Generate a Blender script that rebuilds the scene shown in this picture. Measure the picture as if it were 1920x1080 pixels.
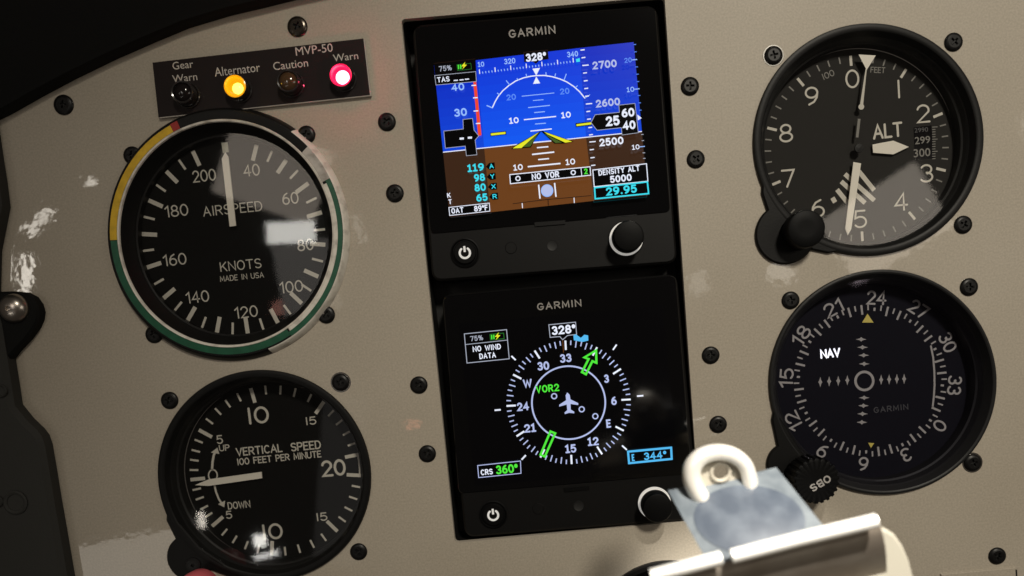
import bpy, bmesh, math, random
from mathutils import Matrix, Vector
random.seed(7)
for o in list(bpy.data.objects): bpy.data.objects.remove(o)
scene = bpy.context.scene
COL = scene.collection
# ------------------------------------------------------------------ camera
# panel frame: u right, v up, w out of the panel towards the viewer, in millimetres.
# world: (u, -w, v) / 1000, so the panel stands upright.
MM = 0.001
RX = Matrix.Rotation(math.pi/2, 4, 'X')
FOC, RA, RB, RC, TX, TY, TZ, PX, PY = (1399.04, 0.077, -0.0171, 0.0878, -109.1195, 53.0213, -265.5846, 1004.6732, 721.1969)
Rcam = Matrix.Rotation(RC, 3, 'Z') @ Matrix.Rotation(RB, 3, 'Y') @ Matrix.Rotation(RA, 3, 'X')
Rinv = Rcam.transposed()
CAM = Rinv @ Vector((-TX, -TY, -TZ))
cd = bpy.data.cameras.new('camera'); cam = bpy.data.objects.new('camera', cd); COL.objects.link(cam)
cam.matrix_world = RX @ (Matrix.Translation(CAM*MM) @ Rinv.to_4x4())
cd.sensor_width = 36; cd.lens = FOC/1920*36
cd.shift_x = -(PX-960)/1920; cd.shift_y = (PY-540)/1920
cd.clip_start = 0.005; cd.clip_end = 20
cd.dof.use_dof = True; cd.dof.focus_distance = CAM.z*MM; cd.dof.aperture_fstop = 8
scene.camera = cam
scene.render.resolution_x = 1024; scene.render.resolution_y = 576
# ------------------------------------------------------------------ world, lamps, exposure
W = bpy.data.worlds.new('World'); scene.world = W; W.use_nodes = True
bg = W.node_tree.nodes['Background']; bg.inputs[0].default_value = (1.0, 0.84, 0.68, 1); bg.inputs[1].default_value = 0.035
scene.view_settings.view_transform = 'Standard'; scene.view_settings.look = 'None'
scene.view_settings.exposure = 0; scene.view_settings.gamma = 1; scene.view_settings.use_curve_mapping = False

def ray(px, py, w=0.0):
    d = Rinv @ Vector(((px-PX)/FOC, -(py-PY)/FOC, -1))
    s = (w-CAM.z)/d.z
    return CAM + d*s
def uv(px, py, w=0.0):
    p = ray(px, py, w); return (p.x, p.y)
def lamp(name, kind, pos, target, energy, color, size=None, sy=None, shape='RECTANGLE', spin=0, **kw):
    l = bpy.data.lights.new(name, kind); l.energy = energy; l.color = color
    if kind == 'AREA':
        l.shape = shape; l.size = size*MM; l.size_y = (sy or size)*MM
    elif size: l.shadow_soft_size = size*MM
    for k, v in kw.items(): setattr(l, k, v)
    o = bpy.data.objects.new(name, l); COL.objects.link(o)
    p = Vector(pos); q = Vector(target)
    rot = (q-p).to_track_quat('-Z', 'Y').to_matrix().to_4x4()
    o.matrix_world = RX @ (Matrix.Translation(p*MM) @ rot @ Matrix.Rotation(spin, 4, 'Z'))
    return o
def mirror_lamp(name, px, py, wpx, hpx, radiance, wplane=0, s=1.6, spin=0, color=(1, .93, .82), shape='RECTANGLE'):
    # unseen area lamp added behind the viewer, placed where this spot mirrors it
    p = ray(px, py, wplane)
    m = Vector((CAM.x, CAM.y, 2*wplane-CAM.z))
    q = p + (p-m)*s
    k = (1+s)/5.27
    sx, sy = wpx*k, hpx*k
    area = sx*sy*MM*MM*(math.pi/4 if shape == 'ELLIPSE' else 1)
    return lamp(name, 'AREA', q, q+Vector((0, 0, -1)), radiance*area*math.pi, color, sx, sy, shape, spin)

lamp('cabin_lamp', 'SPOT', (600, 900, 1500), (298, -55, 0), 74, (1, .925, .785), 120, spot_size=math.radians(25), spot_blend=.72)
lamp('cabin_fill', 'AREA', (860, 60, 640), (180, -40, 0), .35, (1, .92, .8), 260, 260)
lamp('clip_spot', 'SPOT', (265, 330, 400), (183, -112, 85), 46.0, (1, .95, .86), 12, spot_size=math.radians(13), spot_blend=.4)  # added unseen spot that brightens only the clipboard clip
# lamps added for the reflections in the glasses and the paint's gloss
mirror_lamp('rear_window', 546, 436, 92, 40, 12, -2, spin=math.radians(-3), color=(1, .97, .9))
mirror_lamp('asi_top_sheen', 512, 325, 200, 140, 2.3, -2, spin=math.radians(-24), color=(1, .86, .72))  # dim lamp added for the brown wedge in the airspeed glass
mirror_lamp('asi_side_sheen', 575, 520, 110, 130, .9, -2, spin=math.radians(4), color=(1, .93, .85))
mirror_lamp('alt_wedge_sheen', 1660, 420, 210, 140, 3.0, -2, spin=math.radians(27), color=(1, .88, .74))  # lamp added for the bright wedge in the altimeter glass
mirror_lamp('spot_window', 488, 1014, 24, 24, 20, -2, color=(1, .97, .9))
mirror_lamp('strip_window', 500, 1041, 50, 10, 14, -2, spin=math.radians(10), color=(1, .97, .93))
mirror_lamp('side_lamp', 378, 975, 14, 30, 14, -2, color=(1, .92, .8))
mirror_lamp('asi_pink_glint', 530, 577, 44, 30, 2.2, -2, color=(1, .45, .35), shape='ELLIPSE')  # added lamp stands in for a finger mirrored in the glass
mirror_lamp('panel_pink_glint', 775, 797, 26, 14, 4, 0, color=(1, .35, .2), shape='ELLIPSE')
mirror_lamp('display_streak', 1243, 782, 56, 5, 7, 1.2, spin=math.radians(7))  # lamp added for a reflected streak on the lower display
mirror_lamp('vsi_sheen', 640, 900, 90, 330, .2, -2, spin=math.radians(-10), color=(1, .95, .9))  # dim lamp added for the grey reflection in the vertical speed glass
mirror_lamp('left_edge_glint', 48, 514, 20, 72, 16, 0, spin=math.radians(-8))  # lamps added for the gloss patches at the left edge
mirror_lamp('left_edge_glint', 72, 418, 66, 16, 12, 0, spin=math.radians(36))
mirror_lamp('left_edge_glint', 12, 500, 12, 66, 13, 0, spin=math.radians(-10))
mirror_lamp('left_spot_glint', 171, 342, 20, 9, 14, 0, spin=math.radians(20))
mirror_lamp('lower_left_sheen', 235, 1070, 270, 130, 2.4, 0, spin=math.radians(6))  # lamp added for the bright gloss at the lower left
mirror_lamp('paint_sheen', 1465, 512, 44, 34, 3.4, 0, spin=math.radians(-30))  # weak lamps added for pale gloss mottling on the paint
mirror_lamp('paint_sheen', 1310, 532, 34, 40, 2.0, 0, spin=math.radians(10))
mirror_lamp('paint_sheen', 672, 430, 14, 50, 2, 0, spin=math.radians(10))

# ------------------------------------------------------------------ materials
def mat(name, col, rough=.5, metal=0, spec=.5, coat=0, coat_rough=.03, emit=None, estr=0, trans=0, bump=None, mottle=None, alpha=1):
    m = bpy.data.materials.new(name); m.use_nodes = True
    nt = m.node_tree; b = nt.nodes['Principled BSDF']
    b.inputs['Base Color'].default_value = (*col, 1); b.inputs['Roughness'].default_value = rough
    b.inputs['Metallic'].default_value = metal; b.inputs['Specular IOR Level'].default_value = spec
    b.inputs['Coat Weight'].default_value = coat; b.inputs['Coat Roughness'].default_value = coat_rough
    b.inputs['Transmission Weight'].default_value = trans; b.inputs['Alpha'].default_value = alpha
    if emit:
        b.inputs['Emission Color'].default_value = (*emit, 1); b.inputs['Emission Strength'].default_value = estr
    tc = nt.nodes.new('ShaderNodeTexCoord')
    if bump:
        sc, st, dist = bump
        n = nt.nodes.new('ShaderNodeTexNoise'); n.inputs['Scale'].default_value = sc; n.inputs['Detail'].default_value = 1.5
        nt.links.new(tc.outputs['Object'], n.inputs['Vector'])
        bp = nt.nodes.new('ShaderNodeBump'); bp.inputs['Strength'].default_value = st; bp.inputs['Distance'].default_value = dist
        nt.links.new(n.outputs['Fac'], bp.inputs['Height'])
        nt.links.new(bp.outputs['Normal'], b.inputs['Normal'])
        if coat: nt.links.new(bp.outputs['Normal'], b.inputs['Coat Normal'])
    if mottle:
        sc, c2, lo, hi = mottle
        n = nt.nodes.new('ShaderNodeTexNoise'); n.inputs['Scale'].default_value = sc; n.inputs['Detail'].default_value = 6
        nt.links.new(tc.outputs['Object'], n.inputs['Vector'])
        r = nt.nodes.new('ShaderNodeValToRGB'); r.color_ramp.elements[0].position = lo; r.color_ramp.elements[1].position = hi
        r.color_ramp.elements[0].color = (*col, 1); r.color_ramp.elements[1].color = (*c2, 1)
        nt.links.new(n.outputs['Fac'], r.inputs['Fac']); nt.links.new(r.outputs['Color'], b.inputs['Base Color'])
    return m
def glass(name, tint=(1, 1, 1), gl=(1, 1, 1), ior=1.5):
    m = bpy.data.materials.new(name); m.use_nodes = True; nt = m.node_tree; nt.nodes.clear()
    out = nt.nodes.new('ShaderNodeOutputMaterial'); mx = nt.nodes.new('ShaderNodeMixShader')
    tr = nt.nodes.new('ShaderNodeBsdfTransparent'); tr.inputs[0].default_value = (*tint, 1)
    g = nt.nodes.new('ShaderNodeBsdfGlossy'); g.inputs[0].default_value = (*gl, 1); g.inputs['Roughness'].default_value = .035
    f = nt.nodes.new('ShaderNodeFresnel'); f.inputs[0].default_value = ior
    nt.links.new(f.outputs[0], mx.inputs[0]); nt.links.new(tr.outputs[0], mx.inputs[1]); nt.links.new(g.outputs[0], mx.inputs[2])
    nt.links.new(mx.outputs[0], out.inputs[0]); return m
def s2l(r, g, b):
    f = lambda c: c/255/12.92 if c <= 10 else ((c/255+.055)/1.055)**2.4
    return (f(r), f(g), f(b))
def glow(name, rgb, k=1.0):
    return mat(name, (0.004, 0.004, 0.004), .15, emit=s2l(*rgb), estr=k)
M = dict(
 paint=mat('beige panel paint', (.455, .40, .32), .5, coat=.8, coat_rough=.03, bump=(300, .075, .0003), mottle=(11, (.51, .455, .375), .3, .72)),
 paint_edge=mat('pale cut edge', (.62, .56, .47), .5),
 black=mat('black bezel paint', (.0055, .0054, .0053), .45, spec=.22, bump=(1500, .25, .0001)),
 black_s=mat('satin black plastic', (.0025, .0025, .0027), .5, spec=.13, bump=(2500, .15, .0001)),
 chin=mat('dark grey moulded plastic', (.005, .0048, .0048), .45, spec=.22, bump=(2500, .2, .0001)),
 bezel_g=mat('dark grey bezel paint', (.013, .013, .0135), .45, spec=.25, bump=(1500, .25, .0001)),
 void=mat('black tray', (.004, .004, .004), .6),
 gloss=mat('black cover glass', (.003, .003, .0035), .06),
 dial=mat('matt black dial', (.003, .003, .0029), .8, spec=.15, bump=(2500, .15, .0001)),
 dial_g=mat('charcoal dial', (.024, .0228, .021), .8, spec=.2, bump=(2500, .15, .0001)),
 dial_b=mat('blue black dial', (.0025, .0025, .006), .7, spec=.15),
 ink=mat('off white dial ink', (.64, .605, .53), .6),
 ink_d=mat('dim dial ink', (.22, .21, .19), .6),
 ink_p=mat('pointer white', (.85, .80, .70), .5),
 ink_l=mat('luminous paint', (.50, .49, .40), .6),
 grey=mat('grey lettering', (.36, .34, .32), .5),
 grey_p=mat('engraved lettering', (.62, .57, .52), .5),
 grey_d=mat('dim grey lettering', (.07, .07, .07), .5),
 yellow=mat('yellow marker tape', (.80, .50, .02), .45, mottle=(300, (.60, .37, .015), .4, .7)),
 tri=mat('yellow index paint', (.75, .62, .12), .5),
 green=mat('green marker tape', (.008, .085, .042), .35, mottle=(300, (.012, .12, .06), .4, .7)),
 red=mat('red marker', (.36, .022, .016), .4),
 white=mat('scuffed white paint', (.80, .76, .68), .5, mottle=(260, (.42, .38, .33), .45, .75)),
 silver=mat('scuffed bare metal', (.5, .47, .43), .38, metal=.7, mottle=(250, (.25, .23, .2), .4, .7)),
 screw=mat('black oxide screw', (.006, .0057, .0057), .38, metal=.0, spec=.3),
 screw_m=mat('worn dark screw', (.10, .085, .07), .25, metal=.9),
 recess=mat('screw recess', (.004, .004, .004), .6),
 chrome=mat('bright steel', (.80, .77, .72), .16, metal=1),
 washer=mat('dull cream washer', (.36, .33, .27), .4),
 jawm=mat('steel with painted reflection', (.46, .39, .32), .36, metal=.9, mottle=(60, (.62, .56, .48), .45, .7)),  # brown of the jaw's reflection put into the steel colour
 ink_n=mat('grey card ink', (.42, .40, .36), .6),
 barm=mat('satin steel bar', (.9, .88, .84), .5, metal=.55),
 bolt=mat('steel bolt', (.55, .50, .45), .28, metal=1),
 rubber=mat('black rubber', (.005, .0052, .005), .75, spec=.2, bump=(900, .3, .0002)),
 trim=mat('charcoal side trim', (.04, .04, .037), .7, spec=.25, bump=(1200, .3, .0002)),
 placard=mat('engraved black plastic', (.017, .012, .012), .45, spec=.15, bump=(1800, .2, .0001)),
 core=mat('white plastic core', (.55, .50, .45), .5),
 lens_off=mat('unlit smoked lens', (.012, .009, .009), .12, trans=.0),
 lens_c=mat('unlit amber lens', (.085, .045, .02), .15, coat=1),
 ring=mat('dark lamp ring', (.03, .026, .026), .22, coat=1),
 lens_y=mat('lit amber lens', (.5, .25, .01), .2, emit=(1.0, .40, .003), estr=.62),
 hot_y=mat('amber filament', (1, .7, .2), .2, emit=(1.0, .70, .10), estr=2.2),
 lens_r=mat('lit red lens', (.4, .01, .05), .2, emit=(1.0, .012, .09), estr=.9),
 hot_r=mat('red filament', (1, .5, .5), .2, emit=(1.0, .45, .55), estr=2.8),
 redknob=mat('red plastic knob', (.85, .16, .19), .35),
 plate=mat('pale blue plastic', (.085, .10, .115), .35, mottle=(160, (.16, .18, .195), .4, .75), alpha=.88),
 pad=mat('slate blue plastic', (.036, .046, .064), .4, mottle=(130, (.085, .10, .122), .42, .78)),
 eyelet=mat('bright worn metal', (.95, .91, .83), .36, metal=.6),
 board=mat('cream board', (.30, .28, .23), .45),
 ring_glow=mat('white knob ring', (.8, .78, .74), .4, emit=(1, .97, .92), estr=.3),  # slight emission added so the ring reads bright
 sym=mat('white button legend', (.8, .8, .78), .4, emit=(1, 1, 1), estr=.25),
 glass=glass('instrument glass'), glass_p=glass('coated instrument glass', (.93, .93, 1), (.8, .75, 1)),
 # screen colours
 sky=glow('screen sky', (12, 80, 240)), sky_t=glow('screen sky under tape', (4, 48, 192)),
 gnd=glow('screen ground', (106, 62, 26)), gnd_t=glow('screen ground under tape', (58, 35, 20)),
 blk=mat('screen black', (.002, .002, .003), .12), s_w=glow('screen white', (235, 240, 255)), s_p=glow('screen pale blue', (150, 190, 255)),
 s_d=glow('screen dim blue', (90, 140, 245)), s_g=glow('screen grey', (165, 170, 185)), s_c=glow('screen cyan', (60, 222, 240)),
 s_b=glow('screen light blue', (85, 185, 240)), s_l=glow('screen lavender', (180, 190, 232)), s_gr=glow('screen green', (80, 235, 60)), s_y=glow('screen yellow', (232, 232, 40)),
 s_o=glow('screen olive', (70, 95, 35)), s_r=glow('screen red', (240, 72, 44)), s_br=glow('screen dark brown', (40, 22, 12)), s_gd=glow('screen dim green', (40, 120, 45)),
 nav=glow('lit legend', (250, 250, 255), 1.6),
)
nt = M['paint'].node_tree; b = nt.nodes['Principled BSDF']; src = b.inputs['Base Color'].links[0].from_socket
tc = nt.nodes.new('ShaderNodeTexCoord'); n1 = nt.nodes.new('ShaderNodeTexNoise'); n1.inputs['Scale'].default_value = 1500; n1.inputs['Detail'].default_value = 2
nt.links.new(tc.outputs['Object'], n1.inputs['Vector'])
r1 = nt.nodes.new('ShaderNodeValToRGB'); r1.color_ramp.elements[0].position = .3; r1.color_ramp.elements[1].position = .7
r1.color_ramp.elements[0].color = (.86, .86, .85, 1); r1.color_ramp.elements[1].color = (1.06, 1.06, 1.06, 1)
nt.links.new(n1.outputs['Fac'], r1.inputs['Fac'])
# scattered specks and rubbed spots
v1 = nt.nodes.new('ShaderNodeTexVoronoi'); v1.inputs['Scale'].default_value = 38; nt.links.new(tc.outputs['Object'], v1.inputs['Vector'])
r2 = nt.nodes.new('ShaderNodeValToRGB'); r2.color_ramp.elements[0].position = .012; r2.color_ramp.elements[1].position = .022
r2.color_ramp.elements[0].color = (.62, .58, .52, 1); r2.color_ramp.elements[1].color = (1, 1, 1, 1); nt.links.new(v1.outputs['Distance'], r2.inputs['Fac'])
x1 = nt.nodes.new('ShaderNodeMix'); x1.data_type = 'RGBA'; x1.blend_type = 'MULTIPLY'; x1.inputs[0].default_value = 1
x2 = nt.nodes.new('ShaderNodeMix'); x2.data_type = 'RGBA'; x2.blend_type = 'MULTIPLY'; x2.inputs[0].default_value = 1
nt.links.new(src, x1.inputs[6]); nt.links.new(r1.outputs['Color'], x1.inputs[7]); nt.links.new(x1.outputs[2], x2.inputs[6]); nt.links.new(r2.outputs['Color'], x2.inputs[7])
nt.links.new(x2.outputs[2], b.inputs['Base Color'])
# ------------------------------------------------------------------ mesh builder
_font_cache = {}
def glyph_mesh(s, bold):
    k = (s, bold)
    if k not in _font_cache:
        c = bpy.data.curves.new('lettering', 'FONT'); c.body = s; c.size = 1; c.offset = bold; c.resolution_u = 3
        o = bpy.data.objects.new('lettering', c); COL.objects.link(o)
        bpy.context.view_layer.update()
        me = bpy.data.meshes.new_from_object(o.evaluated_get(bpy.context.evaluated_depsgraph_get()))
        vs = [(v.co.x, v.co.y) for v in me.vertices]; fs = [tuple(p.vertices) for p in me.polygons]
        bpy.data.objects.remove(o); bpy.data.curves.remove(c); bpy.data.meshes.remove(me)
        xs = [v[0] for v in vs]; ys = [v[1] for v in vs]
        _font_cache[k] = (vs, fs, min(xs), max(xs), min(ys), max(ys))
    return _font_cache[k]
def arc(cx, cy, rx, ry, a0, a1, n=12):
    return [(cx+rx*math.cos(math.radians(a0+(a1-a0)*i/n)), cy+ry*math.sin(math.radians(a0+(a1-a0)*i/n))) for i in range(n+1)]
# single-stroke engraved letters: width, strokes (closed strokes end on their first point)
G = {
 '0': (.62, [arc(.31, .5, .31, .5, 90, 450, 24)]), 'O': (.66, [arc(.33, .5, .33, .5, 90, 450, 24)]),
 '1': (.12, [[(.06, 0), (.06, 1)]]),
 '2': (.6, [arc(.3, .7, .28, .3, 165, -20, 12)+[(.02, 0), (.6, 0)]]),
 '3': (.6, [arc(.3, .74, .26, .26, 150, -80, 12), arc(.29, .27, .3, .27, 85, -150, 14)]),
 '4': (.64, [[(.46, 0), (.46, 1), (.0, .3), (.64, .3)]]),
 '5': (.58, [[(.52, 1), (.1, 1), (.05, .56)]+arc(.28, .32, .29, .32, 125, -145, 14)]),
 '6': (.6, [arc(.3, .3, .29, .3, 0, 360, 20), [(.01, .32), (.05, .6), (.2, .86), (.45, 1)]]),
 '7': (.6, [[(0, 1), (.6, 1), (.22, 0)]]),
 '8': (.6, [arc(.3, .76, .24, .24, -90, 270, 18), arc(.3, .26, .3, .26, 90, 450, 18)]),
 '9': (.6, [arc(.3, .7, .29, .3, 0, 360, 20), [(.59, .68), (.55, .4), (.4, .14), (.15, 0)]]),
 'A': (.66, [[(0, 0), (.33, 1), (.66, 0)], [(.12, .34), (.54, .34)]]), 'B': (.56, [[(0, 0), (0, 1), (.3, 1)]+arc(.3, .76, .22, .24, 80, -80, 8)+[(.04, .52)], [(.3, .5)]+arc(.3, .25, .26, .25, 80, -90, 8)+[(0, 0)]]),
 'C': (.6, [arc(.33, .5, .33, .5, 50, 310, 16)]), 'D': (.6, [[(0, 0), (0, 1), (.25, 1)]+arc(.25, .5, .35, .5, 80, -80, 12)+[(.25, 0), (0, 0)]]),
 'E': (.5, [[(.5, 1), (0, 1), (0, 0), (.5, 0)], [(.03, .52), (.42, .52)]]), 'F': (.5, [[(.5, 1), (0, 1), (0, 0)], [(.03, .52), (.42, .52)]]),
 'I': (.1, [[(.05, 0), (.05, 1)]]), 'L': (.46, [[(0, 1), (0, 0), (.46, 0)]]), 'M': (.72, [[(0, 0), (.04, 1), (.36, .2), (.68, 1), (.72, 0)]]),
 'N': (.62, [[(0, 0), (0, 1), (.62, 0), (.62, 1)]]), 'P': (.55, [[(0, 0), (0, 1), (.3, 1)]+arc(.3, .73, .25, .27, 80, -80, 8)+[(.3, .46), (.03, .46)]]),
 'R': (.58, [[(0, 0), (0, 1), (.3, 1)]+arc(.3, .74, .25, .26, 80, -80, 8)+[(.3, .48), (.03, .48)], [(.3, .46), (.58, 0)]]),
 'S': (.56, [arc(.28, .75, .26, .25, 30, 250, 10)+arc(.28, .25, .28, .25, 80, -150, 12)]), 'T': (.6, [[(0, 1), (.6, 1)], [(.3, .97), (.3, 0)]]),
 'U': (.6, [[(0, 1), (0, .3)]+arc(.3, .3, .3, .3, 180, 360, 10)+[(.6, 1)]]), 'V': (.64, [[(0, 1), (.32, 0), (.64, 1)]]), 'W': (.9, [[(0, 1), (.22, 0), (.45, .85), (.68, 0), (.9, 1)]]),
 'G': (.64, [arc(.33, .5, .33, .5, 45, 350, 16)+[(.655, .45), (.36, .45)]]), 'K': (.58, [[(0, 0), (0, 1)], [(.54, 1), (.04, .42)], [(.2, .6), (.58, 0)]]),
 'X': (.6, [[(0, 0), (.6, 1)], [(0, 1), (.6, 0)]]), 'Y': (.6, [[(0, 1), (.3, .48), (.6, 1)], [(.3, .46), (.3, 0)]]),
 '%': (.9, [arc(.17, .76, .17, .24, 0, 360, 14), arc(.73, .24, .17, .24, 0, 360, 14), [(.25, 0), (.65, 1)]]),
 '°': (.26, [arc(.13, .82, .13, .16, 0, 360, 12)]), '.': (.1, [[(.05, .0), (.05, .03)]]), '-': (.36, [[(0, .42), (.36, .42)]]),
 '!': (.4, [[(.0, .86), (.22, 1), (.22, 0)], [(.0, 0), (.44, 0)]]), '|': (.3, [[(0, .78), (.26, 1), (.26, 0)]]),
 ' ': (.35, []),
}
class MB:
    def __init__(s): s.v = []; s.f = []; s.m = []; s.slots = []
    def slot(s, m):
        if m not in s.slots: s.slots.append(m)
        return s.slots.index(m)
    def add(s, vs, fs, m):
        b = len(s.v); s.v += [tuple(p) for p in vs]; k = s.slot(m)
        for f in fs: s.f.append(tuple(b+i for i in f)); s.m.append(k)
        return s
    def lathe(s, c, prof, m, seg=72, a0=0, a1=360, L=None):
        full = abs(a1-a0) >= 360; n = seg if full else seg+1; vs = []; fs = []
        for r, w in prof:
            for i in range(n):
                a = math.radians(a0+(a1-a0)*i/seg); x, y = r*math.cos(a), r*math.sin(a)
                if L: x, y = L(x, y)
                vs.append((c[0]+x, c[1]+y, w))
        for j in range(len(prof)-1):
            for i in range(seg):
                k = (i+1) % n if full else i+1
                fs.append((j*n+i, j*n+k, (j+1)*n+k, (j+1)*n+i))
        if full and prof[-1][0] > 0 and getattr(s, 'cap', False): fs.append(tuple((len(prof)-1)*n+i for i in range(n)))
        return s.add(vs, fs, m)
    def disc(s, c, r, w, m, seg=48, L=None):
        vs = []
        for i in range(seg):
            a = 2*math.pi*i/seg; x, y = r*math.cos(a), r*math.sin(a)
            if L: x, y = L(x, y)
            vs.append((c[0]+x, c[1]+y, w))
        return s.add(vs, [tuple(range(seg))], m)
    def ringsec(s, c, r0, r1, a0, a1, w, th, m, seg=40, L=None):
        return s.lathe(c, [(r1, w-th), (r1, w), (r0, w), (r0, w-th)], m, seg, a0, a1, L)
    def poly(s, pts, w, m, th=0):
        n = len(pts); ar = sum(pts[i][0]*pts[(i+1) % n][1]-pts[(i+1) % n][0]*pts[i][1] for i in range(n))
        if ar < 0: pts = pts[::-1]
        vs = [(p[0], p[1], w) for p in pts]; fs = [tuple(range(n))]
        if th:
            vs += [(p[0], p[1], w-th) for p in pts]
            fs += [(i, i+n, (i+1) % n+n, (i+1) % n) for i in range(n)]
        return s.add(vs, fs, m)
    def bevpoly(s, pts, w0, w1, bev, m, side=None):
        # prism with a chamfered front edge
        n = len(pts); ar = sum(pts[i][0]*pts[(i+1) % n][1]-pts[(i+1) % n][0]*pts[i][1] for i in range(n))
        if ar < 0: pts = pts[::-1]
        ins = offset(pts, -bev)
        vs = [(p[0], p[1], w0) for p in pts]+[(p[0], p[1], w1-bev) for p in pts]+[(p[0], p[1], w1) for p in ins]
        sd = [(i, (i+1) % n, (i+1) % n+n, i+n) for i in range(n)]
        s.add(vs, sd+[(i+n, (i+1) % n+n, (i+1) % n+2*n, i+2*n) for i in range(n)]+[tuple(range(2*n, 3*n))], m)
        return s
    def bar(s, a, b, wd, w, m, wd2=None):
        dx, dy = b[0]-a[0], b[1]-a[1]; l = math.hypot(dx, dy) or 1; nx, ny = -dy/l/2, dx/l/2; w2 = wd if wd2 is None else wd2
        return s.poly([(a[0]+nx*wd, a[1]+ny*wd), (a[0]-nx*wd, a[1]-ny*wd), (b[0]-nx*w2, b[1]-ny*w2), (b[0]+nx*w2, b[1]+ny*w2)], w, m)
    def ribbon(s, pts, wd, w, m, closed=False):
        if len(pts) > 3 and math.hypot(pts[0][0]-pts[-1][0], pts[0][1]-pts[-1][1]) < 1e-6: closed = True; pts = pts[:-1]
        q = [pts[0]]
        for p in pts[1:]:
            if math.hypot(p[0]-q[-1][0], p[1]-q[-1][1]) > 1e-6: q.append(p)
        pts = q; n = len(pts); L = []; R = []; h = wd/2
        for i in range(n):
            a = pts[i-1] if (i or closed) else None; b = pts[(i+1) % n] if (i < n-1 or closed) else None; p = pts[i]
            d1 = norm2(p, a) if a else None; d2 = norm2(b, p) if b else None
            if d1 is None: d1 = d2
            if d2 is None: d2 = d1
            mx, my = -(d1[1]+d2[1]), d1[0]+d2[0]; l = math.hypot(mx, my) or 1; mx /= l; my /= l
            c = max(.5, mx*-d2[1]+my*d2[0]); k = h/c
            L.append((p[0]+mx*k, p[1]+my*k)); R.append((p[0]-mx*k, p[1]-my*k))
        vs = [(*p, w) for p in L]+[(*p, w) for p in R]
        fs = [(i, i+n, (i+1) % n+n, (i+1) % n) for i in range(n if closed else n-1)]
        s.add(vs, fs, m)
        if not closed:
            for p, d in ((pts[0], norm2(pts[0], pts[1])), (pts[-1], norm2(pts[-1], pts[-2]))):
                a = math.atan2(d[1], d[0])
                s.poly([(p[0]+h*math.cos(a+t), p[1]+h*math.sin(a+t)) for t in [math.pi*(-.5+i/6) for i in range(7)]], w, m)
        return s
    def outline(s, pts, wd, w, m): return s.ribbon(list(pts), wd, w, m, True)
    def text(s, t, c, h, w, m, wid=None, rot=0, bold=0.0):
        vs, fs, x0, x1, y0, y1 = glyph_mesh(t, bold)
        sy = h/(y1-y0); sx = wid/(x1-x0) if wid else sy
        ca, sa = math.cos(math.radians(rot)), math.sin(math.radians(rot)); out = []
        for x, y in vs:
            x = (x-(x0+x1)/2)*sx; y = (y-(y0+y1)/2)*sy
            out.append((c[0]+x*ca-y*sa, c[1]+x*sa+y*ca, w))
        return s.add(out, fs, m)
    def stroke(s, t, c, h, w, m, wid=None, rot=0, pen=.12, gap=.22):
        tot = sum(G[ch][0] for ch in t)+gap*(len(t)-1); sx = (wid/tot) if wid else h; x = -tot/2; pw = pen*h
        ca, sa = math.cos(math.radians(rot)), math.sin(math.radians(rot)); k = 0
        for ch in t:
            for st in G[ch][1]:
                pts = []
                for a, b in st:
                    X, Y = (x+a)*sx, (b-.5)*(h-pw)
                    pts.append((c[0]+X*ca-Y*sa, c[1]+X*sa+Y*ca))
                s.ribbon(pts, pw, w+.006*k, m); k = (k+1) % 4
            x += G[ch][0]+gap
        return s
    def tube(s, path, r, m, seg=14, sq=1.0):
        n = len(path); P = [Vector(p) for p in path]; vs = []; fs = []
        rs = r if isinstance(r, (list, tuple)) else [r]*n
        for i in range(n):
            t = (P[min(i+1, n-1)]-P[max(i-1, 0)]).normalized(); a = t.cross(Vector((0, 0, 1)))
            if a.length < 1e-4: a = Vector((1, 0, 0))
            a.normalize(); b = a.cross(t)
            for j in range(seg):
                g = 2*math.pi*j/seg; vs.append(P[i]+a*(rs[i]*math.cos(g))+b*(rs[i]*sq*math.sin(g)))
        for i in range(n-1):
            for j in range(seg):
                k = (j+1) % seg; fs.append((i*seg+j, i*seg+k, (i+1)*seg+k, (i+1)*seg+j))
        fs.append(tuple(range(seg))[::-1]); fs.append(tuple((n-1)*seg+j for j in range(seg)))
        return s.add(vs, fs, m)
    def build(s, name, parent=None, origin=(0, 0, 0), label=None, smooth=True):
        me = bpy.data.meshes.new(name)
        org = Vector(parent_origin(parent) if parent else origin)
        me.from_pydata([tuple((Vector(p)-org)*MM) for p in s.v], [], s.f)
        for m in s.slots: me.materials.append(m)
        me.polygons.foreach_set('material_index', s.m); me.update()
        if smooth:
            me.polygons.foreach_set('use_smooth', [True]*len(me.polygons)); me.set_sharp_from_angle(angle=math.radians(32))
        o = bpy.data.objects.new(name, me); COL.objects.link(o)
        if parent: o.parent = parent; o['_o'] = tuple(org)
        else: o.location = RX @ (org*MM); o.rotation_euler = (math.pi/2, 0, 0); o['_o'] = tuple(org)
        if label: o['label'] = label
        return o
def parent_origin(p): return tuple(p['_o'])
def norm2(a, b):
    dx, dy = a[0]-b[0], a[1]-b[1]; l = math.hypot(dx, dy) or 1; return (dx/l, dy/l)
def offset(pts, d):
    n = len(pts); out = []
    for i in range(n):
        d1 = norm2(pts[i], pts[i-1]); d2 = norm2(pts[(i+1) % n], pts[i])
        nx, ny = d1[1]+d2[1], -(d1[0]+d2[0]); l = math.hypot(nx, ny) or 1; nx /= l; ny /= l
        c = max(.35, nx*d2[1]-ny*d2[0]); out.append((pts[i][0]+nx*d/c, pts[i][1]+ny*d/c))
    return out
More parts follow.
